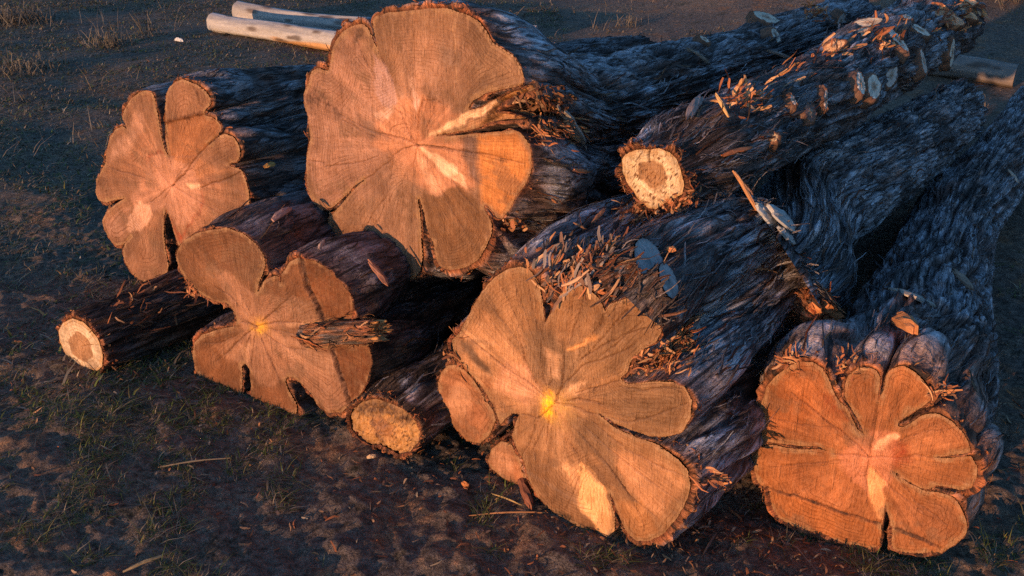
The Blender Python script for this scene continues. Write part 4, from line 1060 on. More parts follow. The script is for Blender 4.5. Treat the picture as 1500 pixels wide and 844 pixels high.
def splinter(name, p0, p1, w, th, normal, col, parent=None, seed=0, bend=0.0, seg=6, fork=False, mat=None):
    """split piece of wood from p0 to p1: flat, ragged ends, slight bend"""
    rng = np.random.default_rng(seed)
    p0 = np.asarray(p0, float); p1 = np.asarray(p1, float); d = p1 - p0; ln = np.linalg.norm(d); d = d / ln
    nr = np.asarray(normal, float); nr = nr - d * (nr @ d); nr /= np.linalg.norm(nr); sd = np.cross(nr, d)
    k = 6
    Vt = []; Vb = []
    for i in range(seg + 1):
        t = i / seg
        prof = math.sin(math.pi * (.10 + .82 * t)) ** .6
        for j in range(k + 1):
            x = (j / k - .5)
            e = 0.0
            if i in (0, seg): e = rng.uniform(-.10, .10) * ln * (1 if not fork else 1.6) * (1 if i else -1) * (1 - abs(x))
            c = p0 + d * (t * ln + e) + sd * (x * w * prof + .04 * w * rng.normal()) + nr * (bend * ln * 4 * t * (1 - t))
            h = th * (1 - (2 * x) ** 2 * .6) * (.35 + .65 * prof) * rng.uniform(.8, 1.2)
            Vt.append(c + nr * h); Vb.append(c - nr * th * .15)
    nn = (seg + 1) * (k + 1)
    V = np.array(Vt + Vb); Q = []
    g = lambda i, j: i * (k + 1) + j
    for i in range(seg):
        for j in range(k):
            Q.append((g(i, j), g(i, j + 1), g(i + 1, j + 1), g(i + 1, j)))
            Q.append(tuple(nn + x for x in (g(i, j), g(i + 1, j), g(i + 1, j + 1), g(i, j + 1))))
    for i in range(seg):
        for j in (0, k):
            a, b = g(i, j), g(i + 1, j); q = (a, b, nn + b, nn + a); Q.append(q if j == 0 else q[::-1])
    for j in range(k):
        for i in (0, seg):
            a, b = g(i, j), g(i, j + 1); q = (a, nn + a, nn + b, b); Q.append(q if i == 0 else q[::-1])
    bag = Bag()
    c = np.array(col) * rng.uniform(.85, 1.12, (len(V), 1))
    bag.add(V, np.array(Q), col=c, uv=np.column_stack([V @ sd, V @ d, V @ nr]))
    return bag.build(name, mat or WOOD, parent, smooth=False)


def loose(name, cat, label, px0, py0, px1, py1, w_px, col, names=None, th=.008, bend=.03, lift=.004, seed=0, group='loose chips and splinters on the logs', fork=False, lift2=None, norm=None):
    """a loose piece lying on the pile between two picture points"""
    h0 = hit(px0, py0, names); h1 = hit(px1, py1, names); hm = hit((px0 + px1) / 2, (py0 + py1) / 2, names)
    h0 = h0 or hm or h1; 
    if h0 is None: print('loose missed', label); return
    if h1 is None: h1 = h0
    n = (hm or h0)[1] + h0[1] + h1[1] + np.array((0, 0, .4)); n /= np.linalg.norm(n)
    # keep both ends near one depth so the piece really bridges the surface
    dep = (hm or h0)[2]
    P0 = h0[0] if abs(h0[2] - dep) < .25 else CAM + ray(px0, py0) / np.linalg.norm(ray(px0, py0)) * dep
    P1 = h1[0] if abs(h1[2] - dep) < .25 else CAM + ray(px1, py1) / np.linalg.norm(ray(px1, py1)) * dep
    P0 = P0 + n * lift; P1 = P1 + n * (lift if lift2 is None else lift2)
    o = splinter(name, P0, P1, w_px * dep / F, th, norm if norm is not None else n, col, None, seed, bend, fork=fork)
    return tag(o, label, cat, group)


BLUEW = (.42, .38, .34); ORW = (.60, .27, .10); REDW = (.48, .16, .06); STRAW = (.62, .45, .26)
loose('wood_chip', 'wood chip', 'pale leaf-shaped chip standing beside the splintered notch of the largest log', 818, 152, 850, 206, 26, BLUEW, ['big'], .010, .02, .02, 1, fork=True, norm=np.array((-.3, -.9, .35)))
loose('wood_chip', 'wood chip', 'greyish two-lobed chip lodged behind the pale end of the slim top log', 1003, 182, 1022, 150, 15, (.30, .22, .19), None, .012, .02, .02, 2, fork=True, norm=np.array((-.3, -.9, .35)))
loose('stick', 'stick', 'weathered stick lying on the back of the largest log', 972, 52, 1034, 95, 6, (.34, .28, .23), ['big'], .012, .05, .012, 3)
loose('stick', 'stick', 'thin grey stick on the largest log close behind the slim top log', 1122, 78, 1166, 96, 5, (.34, .27, .22), None, .010, .03, .012, 4)
loose('splinter', 'splinter', 'long thin golden splinter sticking out left of the shredded orange bark', 1016, 142, 1062, 178, 6, (.70, .42, .17), ['small'], .006, .0, .05, 5, lift2=.02)
loose('splinter', 'splinter', 'upright thin splinter above the shredded orange bark on the slim log', 1069, 107, 1080, 134, 5, (.56, .30, .13), ['small'], .006, .0, .05, 6, lift2=.02)
loose('splinter', 'splinter', 'red sliver lying flat on the side of the slim top log', 1056, 234, 1098, 222, 9, REDW, ['small'], .006, .03, .012, 7)
loose('splinter', 'splinter', 'long orange sliver hanging below the slim top log', 1062, 254, 1084, 308, 7, (.52, .24, .10), None, .007, .02, .03, 8, lift2=.05)
loose('wood_chip', 'wood chip', 'pale wedge-shaped chip in the middle of the long right-hand log', 1304, 428, 1364, 452, 16, (.46, .40, .33), ['right'], .010, .02, .010, 9)
loose('wood_chip', 'wood chip', 'brown narrow chip right of the pale wedge on the long right-hand log', 1398, 402, 1424, 430, 11, (.34, .23, .16), ['right'], .010, .02, .010, 10)
loose('bark_strip', 'bark strip', 'straw-coloured strip standing along the right edge of the long right-hand log', 1460, 326, 1466, 392, 7, (.36, .27, .18), ['right'], .005, .03, .008, 11)
loose('wood_chip', 'wood chip', 'thin whitish chip near the far end of the long right-hand log', 1476, 252, 1490, 270, 6, (.5, .42, .35), ['right'], .006, .02, .010, 12)
loose('wood_chip', 'wood chip', 'orange chunk caught above the sawn end of the long right-hand log', 1314, 476, 1340, 492, 20, (.52, .22, .09), ['right'], .03, .02, .010, 13)
loose('wood_chip', 'wood chip', 'reddish chip lying on the back of the clover-shaped log', 398, 330, 424, 312, 12, (.42, .24, .19), ['clover', 'leftup'], .008, .04, .02, 14)
loose('bark_strip', 'bark strip', 'reddish bark strip on the clover-shaped log under the edge of the largest log', 536, 386, 562, 420, 12, (.38, .17, .11), ['clover'], .006, .04, .02, 15)
loose('wood_chip', 'wood chip', 'small orange leaf-like chip on the dark flank of the back left log', 384, 248, 400, 243, 8, (.60, .30, .08), ['leftup'], .005, .05, .015, 16)
loose('splinter', 'splinter', 'orange sliver on the dark flank of the largest log', 830, 248, 854, 251, 6, (.52, .22, .10), ['big'], .005, .03, .02, 17)
loose('splinter', 'splinter', 'tiny orange splinter low on the dark flank of the largest log', 804, 284, 812, 290, 5, (.52, .22, .10), ['big'], .005, .03, .02, 18)
loose('splinter', 'splinter', 'orange splinter leaning in the dark gap under the slim top log', 858, 336, 876, 316, 6, (.50, .20, .09), None, .005, .03, .03, 19)
loose('wood_chip', 'wood chip', 'small orange chip on the short front log beside the blue-grey branch cut', 977, 372, 990, 372, 12, (.60, .24, .09), ['front'], .01, .03, .012, 20)
loose('splinter', 'splinter', 'bent thin twig in the shade between the largest log and the front log', 829, 333, 845, 341, 3, (.46, .24, .13), None, .004, .03, .03, 21)
loose('wood_chip', 'wood chip', 'small pale chip beside the dark notch on the back of the clover-shaped log', 466, 372, 474, 360, 6, (.45, .30, .24), None, .006, .03, .02, 22)

# ---- torn bundle of fibres on the slim log
def shred_bundle(name, parent, px, py, n, lpx, wpx, names, spread=.5, cols=RED_COLS, ang=None, seed=0, rad=20, lift=.02, up=.5):
    rng = np.random.default_rng(seed)
    P = []; Dv = []; Nv = []
    for i in range(n):
        h = hit(px + rng.normal(0, rad), py + rng.normal(0, rad * .6), names)
        if h is None: continue
        p, nr, dist, k = h
        if ang is None: a = rng.uniform(0, 2 * math.pi)
        else: a = math.radians(ang) + rng.normal(0, spread)
        q = on_plane(px + 10 * math.cos(a), py - 10 * math.sin(a), p, -ray(px, py)) - on_plane(px, py, p, -ray(px, py))
        q /= np.linalg.norm(q)
        q = q + nr * abs(rng.normal(0, up * .55)); q /= np.linalg.norm(q)
        P.append(p + nr * abs(rng.normal(0, lift)) + q * .01); Dv.append(q); Nv.append(nr + rng.normal(0, .5, 3))
    if not P: return
    P = np.array(P); Dv = np.array(Dv); Nv = np.array(Nv); Nv -= Dv * np.sum(Nv * Dv, 1)[:, None]; Nv /= np.linalg.norm(Nv, axis=1)[:, None]
    mp = np.linalg.norm(P[0] - CAM) / F; k = len(P)
    bag = Bag()
    ribbons(bag, P, Dv, Nv, rng.gamma(4, .16, k) * lpx * mp, rng.uniform(.2, .8, k) * wpx * mp, rng.exponential(.004, k), cols[rng.integers(0, len(cols), k)], seg=5, curl=.3, rng=rng)
    o = bag.build(name, WOOD, parent); o['kind'] = 'stuff'
    return o


shred_bundle('bark_shreds', T_SM, 1085, 148, 70, 30, 9, ['small'], .5, ang=30, seed=1, rad=18, lift=.012)
shred_bundle('bark_shreds', T_SM, 1150, 112, 18, 44, 6, ['small'], .25, ang=28, seed=2, rad=16, lift=.01)
shred_bundle('bark_shreds', T_SM, 1290, 62, 45, 18, 8, ['small'], .9, ang=60, seed=3, rad=16, lift=.012)
shred_bundle('bark_shreds', T_SM, 1225, 76, 30, 16, 8, ['small'], .9, ang=30, seed=4, rad=12, lift=.012)
shred_bundle('bark_shreds', T_SM, 1390, 28, 55, 16, 8, ['small'], .9, ang=-10, seed=5, rad=17, lift=.012)
shred_bundle('bark_shreds', T_SM, 1425, 14, 35, 15, 8, ['small'], .9, ang=-60, seed=6, rad=12, lift=.012)
shred_bundle('bark_shreds', T_SM, 985, 300, 110, 16, 7, ['small'], .8, ang=-100, seed=7, rad=26, lift=.008)
shred_bundle('bark_shreds', T_SM, 925, 312, 90, 22, 6, None, .8, ang=-120, seed=8, rad=14, lift=.008)
shred_bundle('bark_shreds', T_BIG, 790, 152, 240, 12, 7, ['big'], 1.2, RED_COLS * .35, ang=-20, seed=9, rad=20, lift=.01)
shred_bundle('bark_shreds', T_BIG, 815, 190, 160, 24, 5, ['big'], .5, ang=-25, seed=10, rad=20, lift=.01)
shred_bundle('bark_shreds', T_BIG, 745, 325, 40, 9, 12, ['big'], 1.2, RED_COLS * .8, ang=-30, seed=11, rad=12, lift=.01)
shred_bundle('bark_shreds', T_BIG, 985, 42, 120, 16, 5, ['big'], 1.2, ang=20, seed=12, rad=14, lift=.008)
shred_bundle('bark_shreds', T_BIG, 1190, 18, 60, 16, 5, ['big'], 1.2, ang=20, seed=13, rad=12, lift=.008)
GB = np.vstack([SHRED_COLS * 1.2, RED_COLS])
shred_bundle('bark_shreds', T_FR, 850, 400, 400, 38, 8, ['front'], .5, GB, ang=62, seed=14, rad=34, lift=.010)
shred_bundle('bark_shreds', T_FR, 890, 405, 260, 34, 10, ['front'], .6, np.vstack([RED_COLS * 1.1, SHRED_COLS * 1.5]), ang=40, seed=15, rad=24, lift=.016)
shred_bundle('bark_shreds', T_FR, 965, 530, 200, 24, 6, ['front'], .6, RED_COLS, ang=30, seed=16, rad=22, lift=.01)
shred_bundle('bark_shreds', T_FR, 1035, 700, 40, 26, 6, ['front'], .5, RED_COLS * 1.2, ang=-10, seed=17, rad=8, lift=.02)
shred_bundle('bark_shreds', T_FR, 690, 520, 120, 22, 6, None, 1.2, RED_COLS * .7, ang=100, seed=18, rad=20, lift=.01)
shred_bundle('bark_shreds', T_RI, 1160, 530, 60, 22, 6, None, 1.2, RED_COLS, ang=100, seed=19, rad=8, lift=.01)
shred_bundle('bark_shreds', T_RI, 1245, 540, 70, 16, 6, ['right'], 1.2, RED_COLS, ang=100, seed=20, rad=13, lift=.008)
shred_bundle('bark_shreds', T_RI, 1375, 575, 40, 20, 6, ['right'], 1.2, RED_COLS, ang=20, seed=21, rad=7, lift=.01)
shred_bundle('bark_shreds', T_LU, 290, 420, 60, 20, 5, ['lowleft', 'leftup', 'clover'], 1.0, RED_COLS, ang=-90, seed=22, rad=12, lift=.008)
shred_bundle('bark_shreds', T_LL, 185, 440, 60, 16, 5, ['lowleft'], .8, RED_COLS * .7, ang=40, seed=23, rad=30, lift=.008)


# ---- limb stubs
def limb(parent, name, p0, p1, r0, r1, seed, cut_n=None, wood=(.5, .45, .42), bark=(.15, .12, .11), ragged=False, barkred=.4, shreds=250, cols=None):
    rng = np.random.default_rng(seed)
    p0 = np.asarray(p0, float); p1 = np.asarray(p1, float); d = p1 - p0; ln = np.linalg.norm(d); d /= ln
    s = np.cross(d, UP); s /= np.linalg.norm(s); u = np.cross(s, d)
    m, n = 26, 72; th = np.arange(n) / n * 2 * math.pi
    cn = d if cut_n is None else np.asarray(cut_n, float) / np.linalg.norm(cut_n)
    V = []; C = []; U = []
    for a in range(m):
        t = a / (m - 1); r = r0 + (r1 - r0) * t ** .7
        ds = (1 if ragged else 1 - .8 * t ** 3) * 1.0 * (.12 * r * (1 - 2 * np.abs(perlin(np.cos(th) * 6, np.sin(th) * 6, t * 2 + seed))) + .10 * r * perlin(np.cos(th) * 2, np.sin(th) * 2, t * 2 + seed * 2) + .06 * r * perlin(np.cos(th) * 14, np.sin(th) * 14, t * 3 + seed))
        off = (np.cos(th)[:, None] * s + np.sin(th)[:, None] * u) * (r + ds)[:, None]
        c = p0 + d * ln * t
        P = c + off
        P = P - d[None] * ((off @ cn) / (d @ cn))[:, None] * t ** 2
        if ragged and a > m - 4: P = P + d[None] * (rng.normal(0, .02, n) * (a - m + 4) / 3)[:, None]
        V.append(P)
        g = np.array(bark) * (.8 + .5 * rng.random((n, 1))); rd = np.array((.36, .15, .07))
        mk = sstep(.1, .5, perlin(np.cos(th) * 3, np.sin(th) * 3, t * 3 + seed * 5) + barkred - .3)[:, None]
        C.append(g + (rd - g) * mk * .8); U.append(np.column_stack([th * r0, np.full(n, t * ln), np.full(n, seed)]))
    bag = Bag(); idx = np.arange(m * n).reshape(m, n); A, B = idx[:-1], idx[1:]
    Q = np.stack([A, np.roll(A, -1, 1), np.roll(B, -1, 1), B], -1).reshape(-1, 4)
    bag.add(np.concatenate(V), Q, col=np.concatenate(C), uv=np.concatenate(U))
    k = shreds; ii = rng.integers(0, m - 1, k); jj = rng.integers(0, n, k); VV = np.array(V)
    pos = VV[ii, jj]; cen = p0 + d[None] * (ln * ii / (m - 1))[:, None]; nn = pos - cen; nn -= d[None] * (nn @ d)[:, None]; nn /= np.linalg.norm(nn, axis=1)[:, None] + 1e-9
    al = d[None] + rng.normal(0, .35, (k, 3)); al /= np.linalg.norm(al, axis=1)[:, None]
    cc = RED_COLS if cols is None else cols
    if k: ribbons(bag, pos, al, nn, rng.gamma(3, .016, k) + .015, rng.uniform(.003, .010, k), rng.exponential(.005, k), cc[rng.integers(0, len(cc), k)], rng=rng)
    o = bag.build(name, BARK, parent)
    e = VV[-1]; c = e.mean(0)
    a1 = e[0] - c; 
    # cut face: inner rings
    nr = 7; FV = []; FC = []
    for f in np.linspace(0, .97, nr):
        FV.append(c + (e - c) * f + cn[None] * (.003 + (rng.normal(0, .006 if ragged else .0006, (n, 1)))))
        FC.append(np.broadcast_to(np.array(wood) * (.72 if f > .9 else .8 + .3 * f), (n, 3)) * rng.uniform(.8, 1.15, (n, 1)))
    b2 = Bag(); idx = np.arange(nr * n).reshape(nr, n); A, B = idx[:-1], idx[1:]
    FVc = np.concatenate(FV)
    b2.add(FVc, np.stack([A, np.roll(A, -1, 1), np.roll(B, -1, 1), B], -1).reshape(-1, 4), col=np.concatenate(FC), uv=np.column_stack([FVc @ s, FVc @ u, np.zeros(len(FVc))]))
    b2.build('cut_face', WOOD, o)
    return o


def hp(px, py, names, inward=0.0, out=0.0):
    h = hit(px, py, names); return h[0] + h[1] * (out - inward), h


def in_front(px, py, names, m):
    h = hit(px, py, names); d = ray(px, py); return h[0] - d / np.linalg.norm(d) * m


b0, hh = hp(900, 418, ['front'], .04)
limb(T_FR, 'branch_stub', b0, in_front(950, 382, ['front'], .06), .085, .058, 31, cut_n=PX + AX * .15 + UP * .7, wood=(.44, .43, .43), barkred=.45, shreds=260, cols=np.vstack([RED_COLS, SHRED_COLS * 1.6]))
b0, hh = hp(955, 440, ['front'], .04)
limb(T_FR, 'branch_stub', b0, in_front(978, 412, ['front'], .035), .055, .040, 32, cut_n=PX + AX * .2 + UP * .7, wood=(.38, .37, .37), barkred=.2, shreds=80, cols=SHRED_COLS)
b0, hh = hp(955, 528, ['front'], .03)
e0 = at_y(1010, 496, b0[1] + .05)
limb(T_FR, 'branch_stub', b0, e0, .055, .042, 33, cut_n=PX + AX * .4, wood=(.42, .40, .38), ragged=True, barkred=.9, shreds=320, cols=np.vstack([RED_COLS * 1.3, np.array([(.62, .40, .22)])]))
h_ = hit(1172, 440, ['front']) or hit(1150, 440, ['front'])
y_ = h_[0][1]
limb(T_FR, 'branch_stub', at_y(1176, 440, y_ + .02), at_y(1203, 468, y_ - .09), .060, .052, 34, cut_n=-AX + PX * .5 + UP * .2, wood=(.50, .20, .08), ragged=True, barkred=.95, shreds=120, cols=RED_COLS)
# broken limb across the clover-shaped log
p0 = CLFR.C + (CLEV.p((905, 405))[0] @ np.array([CLFR.u, CLFR.v])) + AX * .01
p1 = CLFR.C + (CLEV.p((1180, 372))[0] @ np.array([CLFR.u, CLFR.v])) - AX * .03
limb(T_CL, 'branch_stub', p0, p1, .036, .030, 35, wood=(.6, .3, .12), ragged=True, barkred=.7, shreds=70, cols=RED_COLS)
# hinge splinters standing on the far cut of the front log
for i, (x0, y0, x1, y1, w, ll) in enumerate([(1108, 302, 1136, 332, 24, .0), (1128, 308, 1162, 334, 32, .02), (1140, 336, 1160, 356, 22, .02)]):
    h = hit(1120, 345, ['front']); y = h[0][1] - .01
    splinter('hinge_splinter', at_y(x0, y0, y), at_y(x1, y1, y + .05 + ll), w * h[2] / F, .012, np.array((.1, -.55, .85)), (.44, .43, .42), T_FR, 90 + i, .02, fork=True)
# pale cut edge along the far end of the front log

# ================================================================== GROUND
def axis_coords(lo, hi, near_lo, near_hi, step):
    c = list(np.arange(near_lo, near_hi, step)); g = step
    a = near_hi; out = []
    while a < hi: g *= 1.09; a += g; out.append(min(a, hi))
    b = near_lo; g = step; out2 = []
    while b > lo: g *= 1.09; b -= g; out2.append(max(b, lo))
    return np.array(out2[::-1] + c + out)


def ground_h(x, y):
    far = sstep(7, 14, np.hypot(x, y))
    nf = 1 - sstep(4.0, 6.5, np.hypot(x, y)); nf2 = 1 - .8 * sstep(6, 11, np.hypot(x, y))
    h = .035 * fbm(x * .55, y * .55, 3.3, 2) + .022 * nf2 * fbm(x * 1.9, y * 1.9, 8.1, 3)
    h = h + nf * (.016 * np.maximum(0, fbm(x * 6.0, y * 6.0, 4.4, 3)) + .008 * fbm(x * 20, y * 20, 6.6, 4) + .012 * np.maximum(0, fbm(x * 13, y * 13, 16.6, 2) - .25))
    h = h + .6 * sstep(6.5, 14, y - .35 * x + 1.5) * sstep(.5, 4, x)          # low bank added beyond the pile on the right, sloped to catch the sun
    xr, yr = x * .766 - y * .643, x * .643 + y * .766       # along and towards the low sun
    h = h + (.27 + .10 * fbm(xr * .8, 3.0, 7.7, 3)) * np.exp(-((yr + 4.2) / 1.1) ** 2)   # low berm added unseen behind the camera to shade the near ground
    return h - .012 + .05 * far * fbm(x * .2, y * .2, 1.1, 2)


xs = axis_coords(-220, 220, -3.0, 3.4, .0095); ys = axis_coords(-60, 420, 1.3, 4.6, .0095)
GX, GY = np.meshgrid(xs, ys)
GZ = ground_h(GX, GY)
n0, n1 = GX.shape
idx = np.arange(n0 * n1).reshape(n0, n1)
Q = np.stack([idx[:-1, :-1], idx[:-1, 1:], idx[1:, 1:], idx[1:, :-1]], -1).reshape(-1, 4)
g = mesh_obj('ground', np.column_stack([GX.ravel(), GY.ravel(), GZ.ravel()]), [Q], GROUND)
g['kind'] = 'structure'

# ---- unseen dark ridge added ahead and to the right to block low sky light
SKY_BLOCKER, hnt, hbs = new_mat('sky_blocker_dark')
L(hnt, mixc(hnt, noise(hnt, N(hnt, 'ShaderNodeTexCoord').outputs['Object'], .15, 5), (.018, .026, .012), (.05, .055, .028)), hbs.inputs['Base Color']); hbs.inputs['Roughness'].default_value = .95
az = np.radians(np.linspace(-35, 165, 160)); rr = np.linspace(0, 1, 26)
AZg, RR = np.meshgrid(az, rr)
ed = sstep(-35, -5, np.degrees(AZg)) * (1 - sstep(135, 165, np.degrees(AZg)))
D = 90 + 140 * RR
Zh = -1 + (RR * 50 * (1 + .35 * fbm(AZg * 2.2, RR * .8, 2.7, 3)) + 4 * fbm(AZg * 14, RR * 7, 5.5, 3) * RR) * ed
hidx = np.arange(AZg.size).reshape(AZg.shape)
Qh = np.stack([hidx[:-1, :-1], hidx[:-1, 1:], hidx[1:, 1:], hidx[1:, :-1]], -1).reshape(-1, 4)
o = mesh_obj('sky_blocker_ridge', np.column_stack([(np.sin(AZg) * D).ravel(), (np.cos(AZg) * D).ravel(), Zh.ravel()]), [Qh], SKY_BLOCKER); o['kind'] = 'structure'

# ---- grass: green tufts, straw and dead stems
def blades(x, y, hgt, wid, lean, col, rng, flat=False):
    n = len(x); az = rng.uniform(0, 2 * math.pi, n); z = ground_h(x, y)
    dv = np.column_stack([np.cos(az), np.sin(az)]); sv = np.column_stack([-dv[:, 1], dv[:, 0]])
    lv = [(0, 0, 1), (.45, .35, .8), (1.0, 1.0, .05)]
    V = np.zeros((n, 6, 3))
    for j, (t, b, w) in enumerate(lv):
        off = lean * b; up = hgt * t * np.clip(1 - .25 * b * (lean / (hgt + 1e-6)), .15, 1)
        for k, sg in enumerate((-1, 1)):
            V[:, j * 2 + k, 0] = x + dv[:, 0] * off + sv[:, 0] * wid * w * sg * .5
            V[:, j * 2 + k, 1] = y + dv[:, 1] * off + sv[:, 1] * wid * w * sg * .5
            V[:, j * 2 + k, 2] = z - .004 + up
    b = np.arange(n)[:, None] * 6
    Q = np.concatenate([b + np.array([0, 1, 3, 2]), b + np.array([2, 3, 5, 4])])
    return V.reshape(-1, 3), Q, np.repeat(col, 6, axis=0)


def scatter(n, rng, near=1.7, far=13):
    """more blades close by, fewer far away"""
    u = rng.random(n); y = near * (far / near) ** u
    x = rng.uniform(-1, 1, n) * (.62 * y + .5)
    return x, y


rng = np.random.default_rng(11)
bag = Bag()
x, y = scatter(320000, rng)
dens = fbm(x * 1.3, y * 1.3, 2.2, 3)
tuft = fbm(x * 7, y * 7, 5.2, 2)
left = sstep(1.5, -2.5, x)                                    # thicker on the left side of the pile
keep = (dens * .5 + tuft * .65 + .20 * left + .10 * sstep(3.5, 6, y) > .36)
x, y, tuft, dens = x[keep], y[keep], tuft[keep], dens[keep]
n = len(x)
green = np.array([(.085, .125, .03), (.115, .145, .035), (.075, .10, .03), (.18, .18, .045), (.20, .16, .06)])
straw = np.array([(.26, .20, .13), (.32, .26, .18), (.20, .155, .11), (.15, .12, .09)])
isg = rng.random(n) < np.clip(.72 - .16 * (y - 2) + .3 * fbm(x * .9, y * .9, 9.2, 2), .10, .9)
col = np.where(isg[:, None], green[rng.integers(0, len(green), n)], straw[rng.integers(0, len(straw), n)]) * rng.uniform(.6, 1.15, (n, 1))
hh = rng.gamma(2.2, .0050, n) * (1 + .5 * np.clip(tuft, 0, 1)) + .008
V, Q, C = blades(x, y, hh, rng.uniform(.0012, .0032, n) * (1 + .22 * (y - 2)), hh * rng.uniform(.4, 3.0, n), col, rng)
bag.add(V, Q, col=C)
# lying straw
x, y = scatter(60000, rng); keep = fbm(x * 1.1, y * 1.1, 12.2, 3) + .4 * rng.random(len(x)) > .1; x, y = x[keep], y[keep]; n = len(x)
col = straw[rng.integers(0, 4, n)] * rng.uniform(.35, 1.15, (n, 1))
ln = rng.gamma(2.2, .014, n) + .008
V, Q, C = blades(x, y, ln * .10 + .004, rng.uniform(.0012, .0028, n) * (1 + .15 * (y - 2)), ln, col, rng)
bag.add(V, Q, col=C)
# short matted grass across the back left
n = 170000; x = rng.uniform(-7, .5, n); y = rng.uniform(2.6, 11.5, n); keep = (fbm(x * 1.6, y * 1.6, 22.2, 3) + .5 * fbm(x * 6, y * 6, 25.2, 2) > -.25) & (x > -.62 * y - .6); x, y = x[keep], y[keep]; n = len(x)
gg = np.vstack([green * .8, straw * .8, straw * .6]); col = gg[rng.integers(0, len(gg), n)] * rng.uniform(.5, 1.1, (n, 1)) * (1 + .3 * fbm(x * 1.2, y * 1.2, 28.0, 2))[:, None]
hh = rng.gamma(2.5, .0055, n) + .005
col = col * rng.uniform(.5, 1.9, (n, 1))
V, Q, C = blades(x, y, hh, rng.uniform(.004, .010, n), hh * rng.uniform(.6, 3.0, n), col, rng)
bag.add(V, Q, col=C)
# taller dead stems towards the back left
x, y = scatter(5000, rng, 4.5, 15); keep = (x < .5 + .1 * y) & (fbm(x * .8, y * .8, 15.2, 2) > .15); x, y = x[keep], y[keep]; n = len(x)
col = np.array((.24, .20, .15)) * rng.uniform(.5, 1.2, (n, 1)); hh = rng.gamma(3, .035, n) + .03
V, Q, C = blades(x, y, hh, rng.uniform(.003, .006, n), hh * rng.uniform(.3, 1.2, n), col, rng)
bag.add(V, Q, col=C)
o = bag.build('grass', GRASS); o['kind'] = 'stuff'

# ---- fine bark and chip litter
bag = Bag()
x = np.concatenate([rng.normal(.55, .35, 700), rng.normal(-.3, .45, 500), rng.normal(1.55, .16, 220), rng.normal(-1.3, .3, 250), rng.uniform(-3, 4, 900)])
y = np.concatenate([rng.normal(2.1, .16, 700), rng.normal(2.45, .25, 500), rng.normal(2.7, .35, 220), rng.normal(3.0, .35, 250), rng.uniform(1.9, 9, 900)])
n = len(x); P = np.column_stack([x, y, ground_h(x, y) + .004])
al = rng.normal(0, 1, (n, 3)); al[:, 2] *= .25; al /= np.linalg.norm(al, axis=1)[:, None]
nn = np.tile([0, 0, 1.0], (n, 1)) + rng.normal(0, .35, (n, 3)); nn -= al * np.sum(nn * al, 1)[:, None]; nn /= np.linalg.norm(nn, axis=1)[:, None]
lc = np.vstack([RED_COLS * .75, np.array([(.30, .22, .14), (.22, .15, .1), (.14, .09, .07)])])
ribbons(bag, P, al, nn, rng.gamma(2.5, .006, n) + .006, rng.uniform(.002, .007, n), rng.exponential(.003, n), lc[rng.integers(0, len(lc), n)], seg=4, rng=rng)
o = bag.build('bark_litter', WOOD); o['kind'] = 'stuff'


def ground_stick(name, cat, label, x0, y0, x1, y1, w, col, seed, th=None, group=None, bend=.03):
    a = at_z(x0, y0, .015); b = at_z(x1, y1, .015)
    a[2] = ground_h(a[0], a[1]) + .008; b[2] = ground_h(b[0], b[1]) + .012
    o = splinter(name, a, b, w, th or w * .8, UP, col, None, seed, bend)
    return tag(o, label, cat, group)


GS = 'sticks and chips lying on the ground'
ground_stick('stick', 'stick', 'straw-coloured stick on the grass near the bottom left corner', 182, 832, 238, 808, .008, (.50, .34, .17), 1, group=GS)
ground_stick('stick', 'stick', 'thin reddish stem on the soil below the left foot of the front log', 690, 742, 800, 744, .004, (.34, .16, .07), 2, group=GS)
ground_stick('stick', 'stick', 'short straw stem slanting on the soil under the orange-red lobes of the front log', 722, 712, 762, 732, .004, (.40, .26, .10), 3, group=GS)
ground_stick('stick', 'stick', 'grey twig lying on the soil between the front log and the right-hand log', 1030, 805, 1050, 770, .006, (.16, .12, .10), 4, group=GS)
ground_stick('stick', 'stick', 'pale dry stem below the clover-shaped log', 240, 470 + 210, 330, 662, .004, (.30, .23, .15), 5, group=GS)
ground_stick('wood_chip', 'wood chip', 'small orange chip on the soil left of the front log', 676, 697, 686, 700, .014, (.60, .22, .07), 6, group=GS)
ground_stick('wood_chip', 'wood chip', 'cream chip on the ground under the soil-caked stubby log', 537, 664, 550, 661, .012, (.6, .4, .22), 7, group=GS)
ground_stick('wood_chip', 'wood chip', 'rusty chip on the ground left of the small lower-left log', 18, 503, 32, 502, .012, (.40, .16, .06), 8, group=GS)
ground_stick('wood_chip', 'wood chip', 'white scrap lying on the grass at the back left', 257, 57, 268, 60, .03, (.6, .58, .55), 9, group=GS)
ground_stick('bark_strip', 'bark strip', 'dark strip of bark hanging under the left foot of the front log', 762, 690, 778, 738, .03, (.24, .09, .05), 10, group=GS)


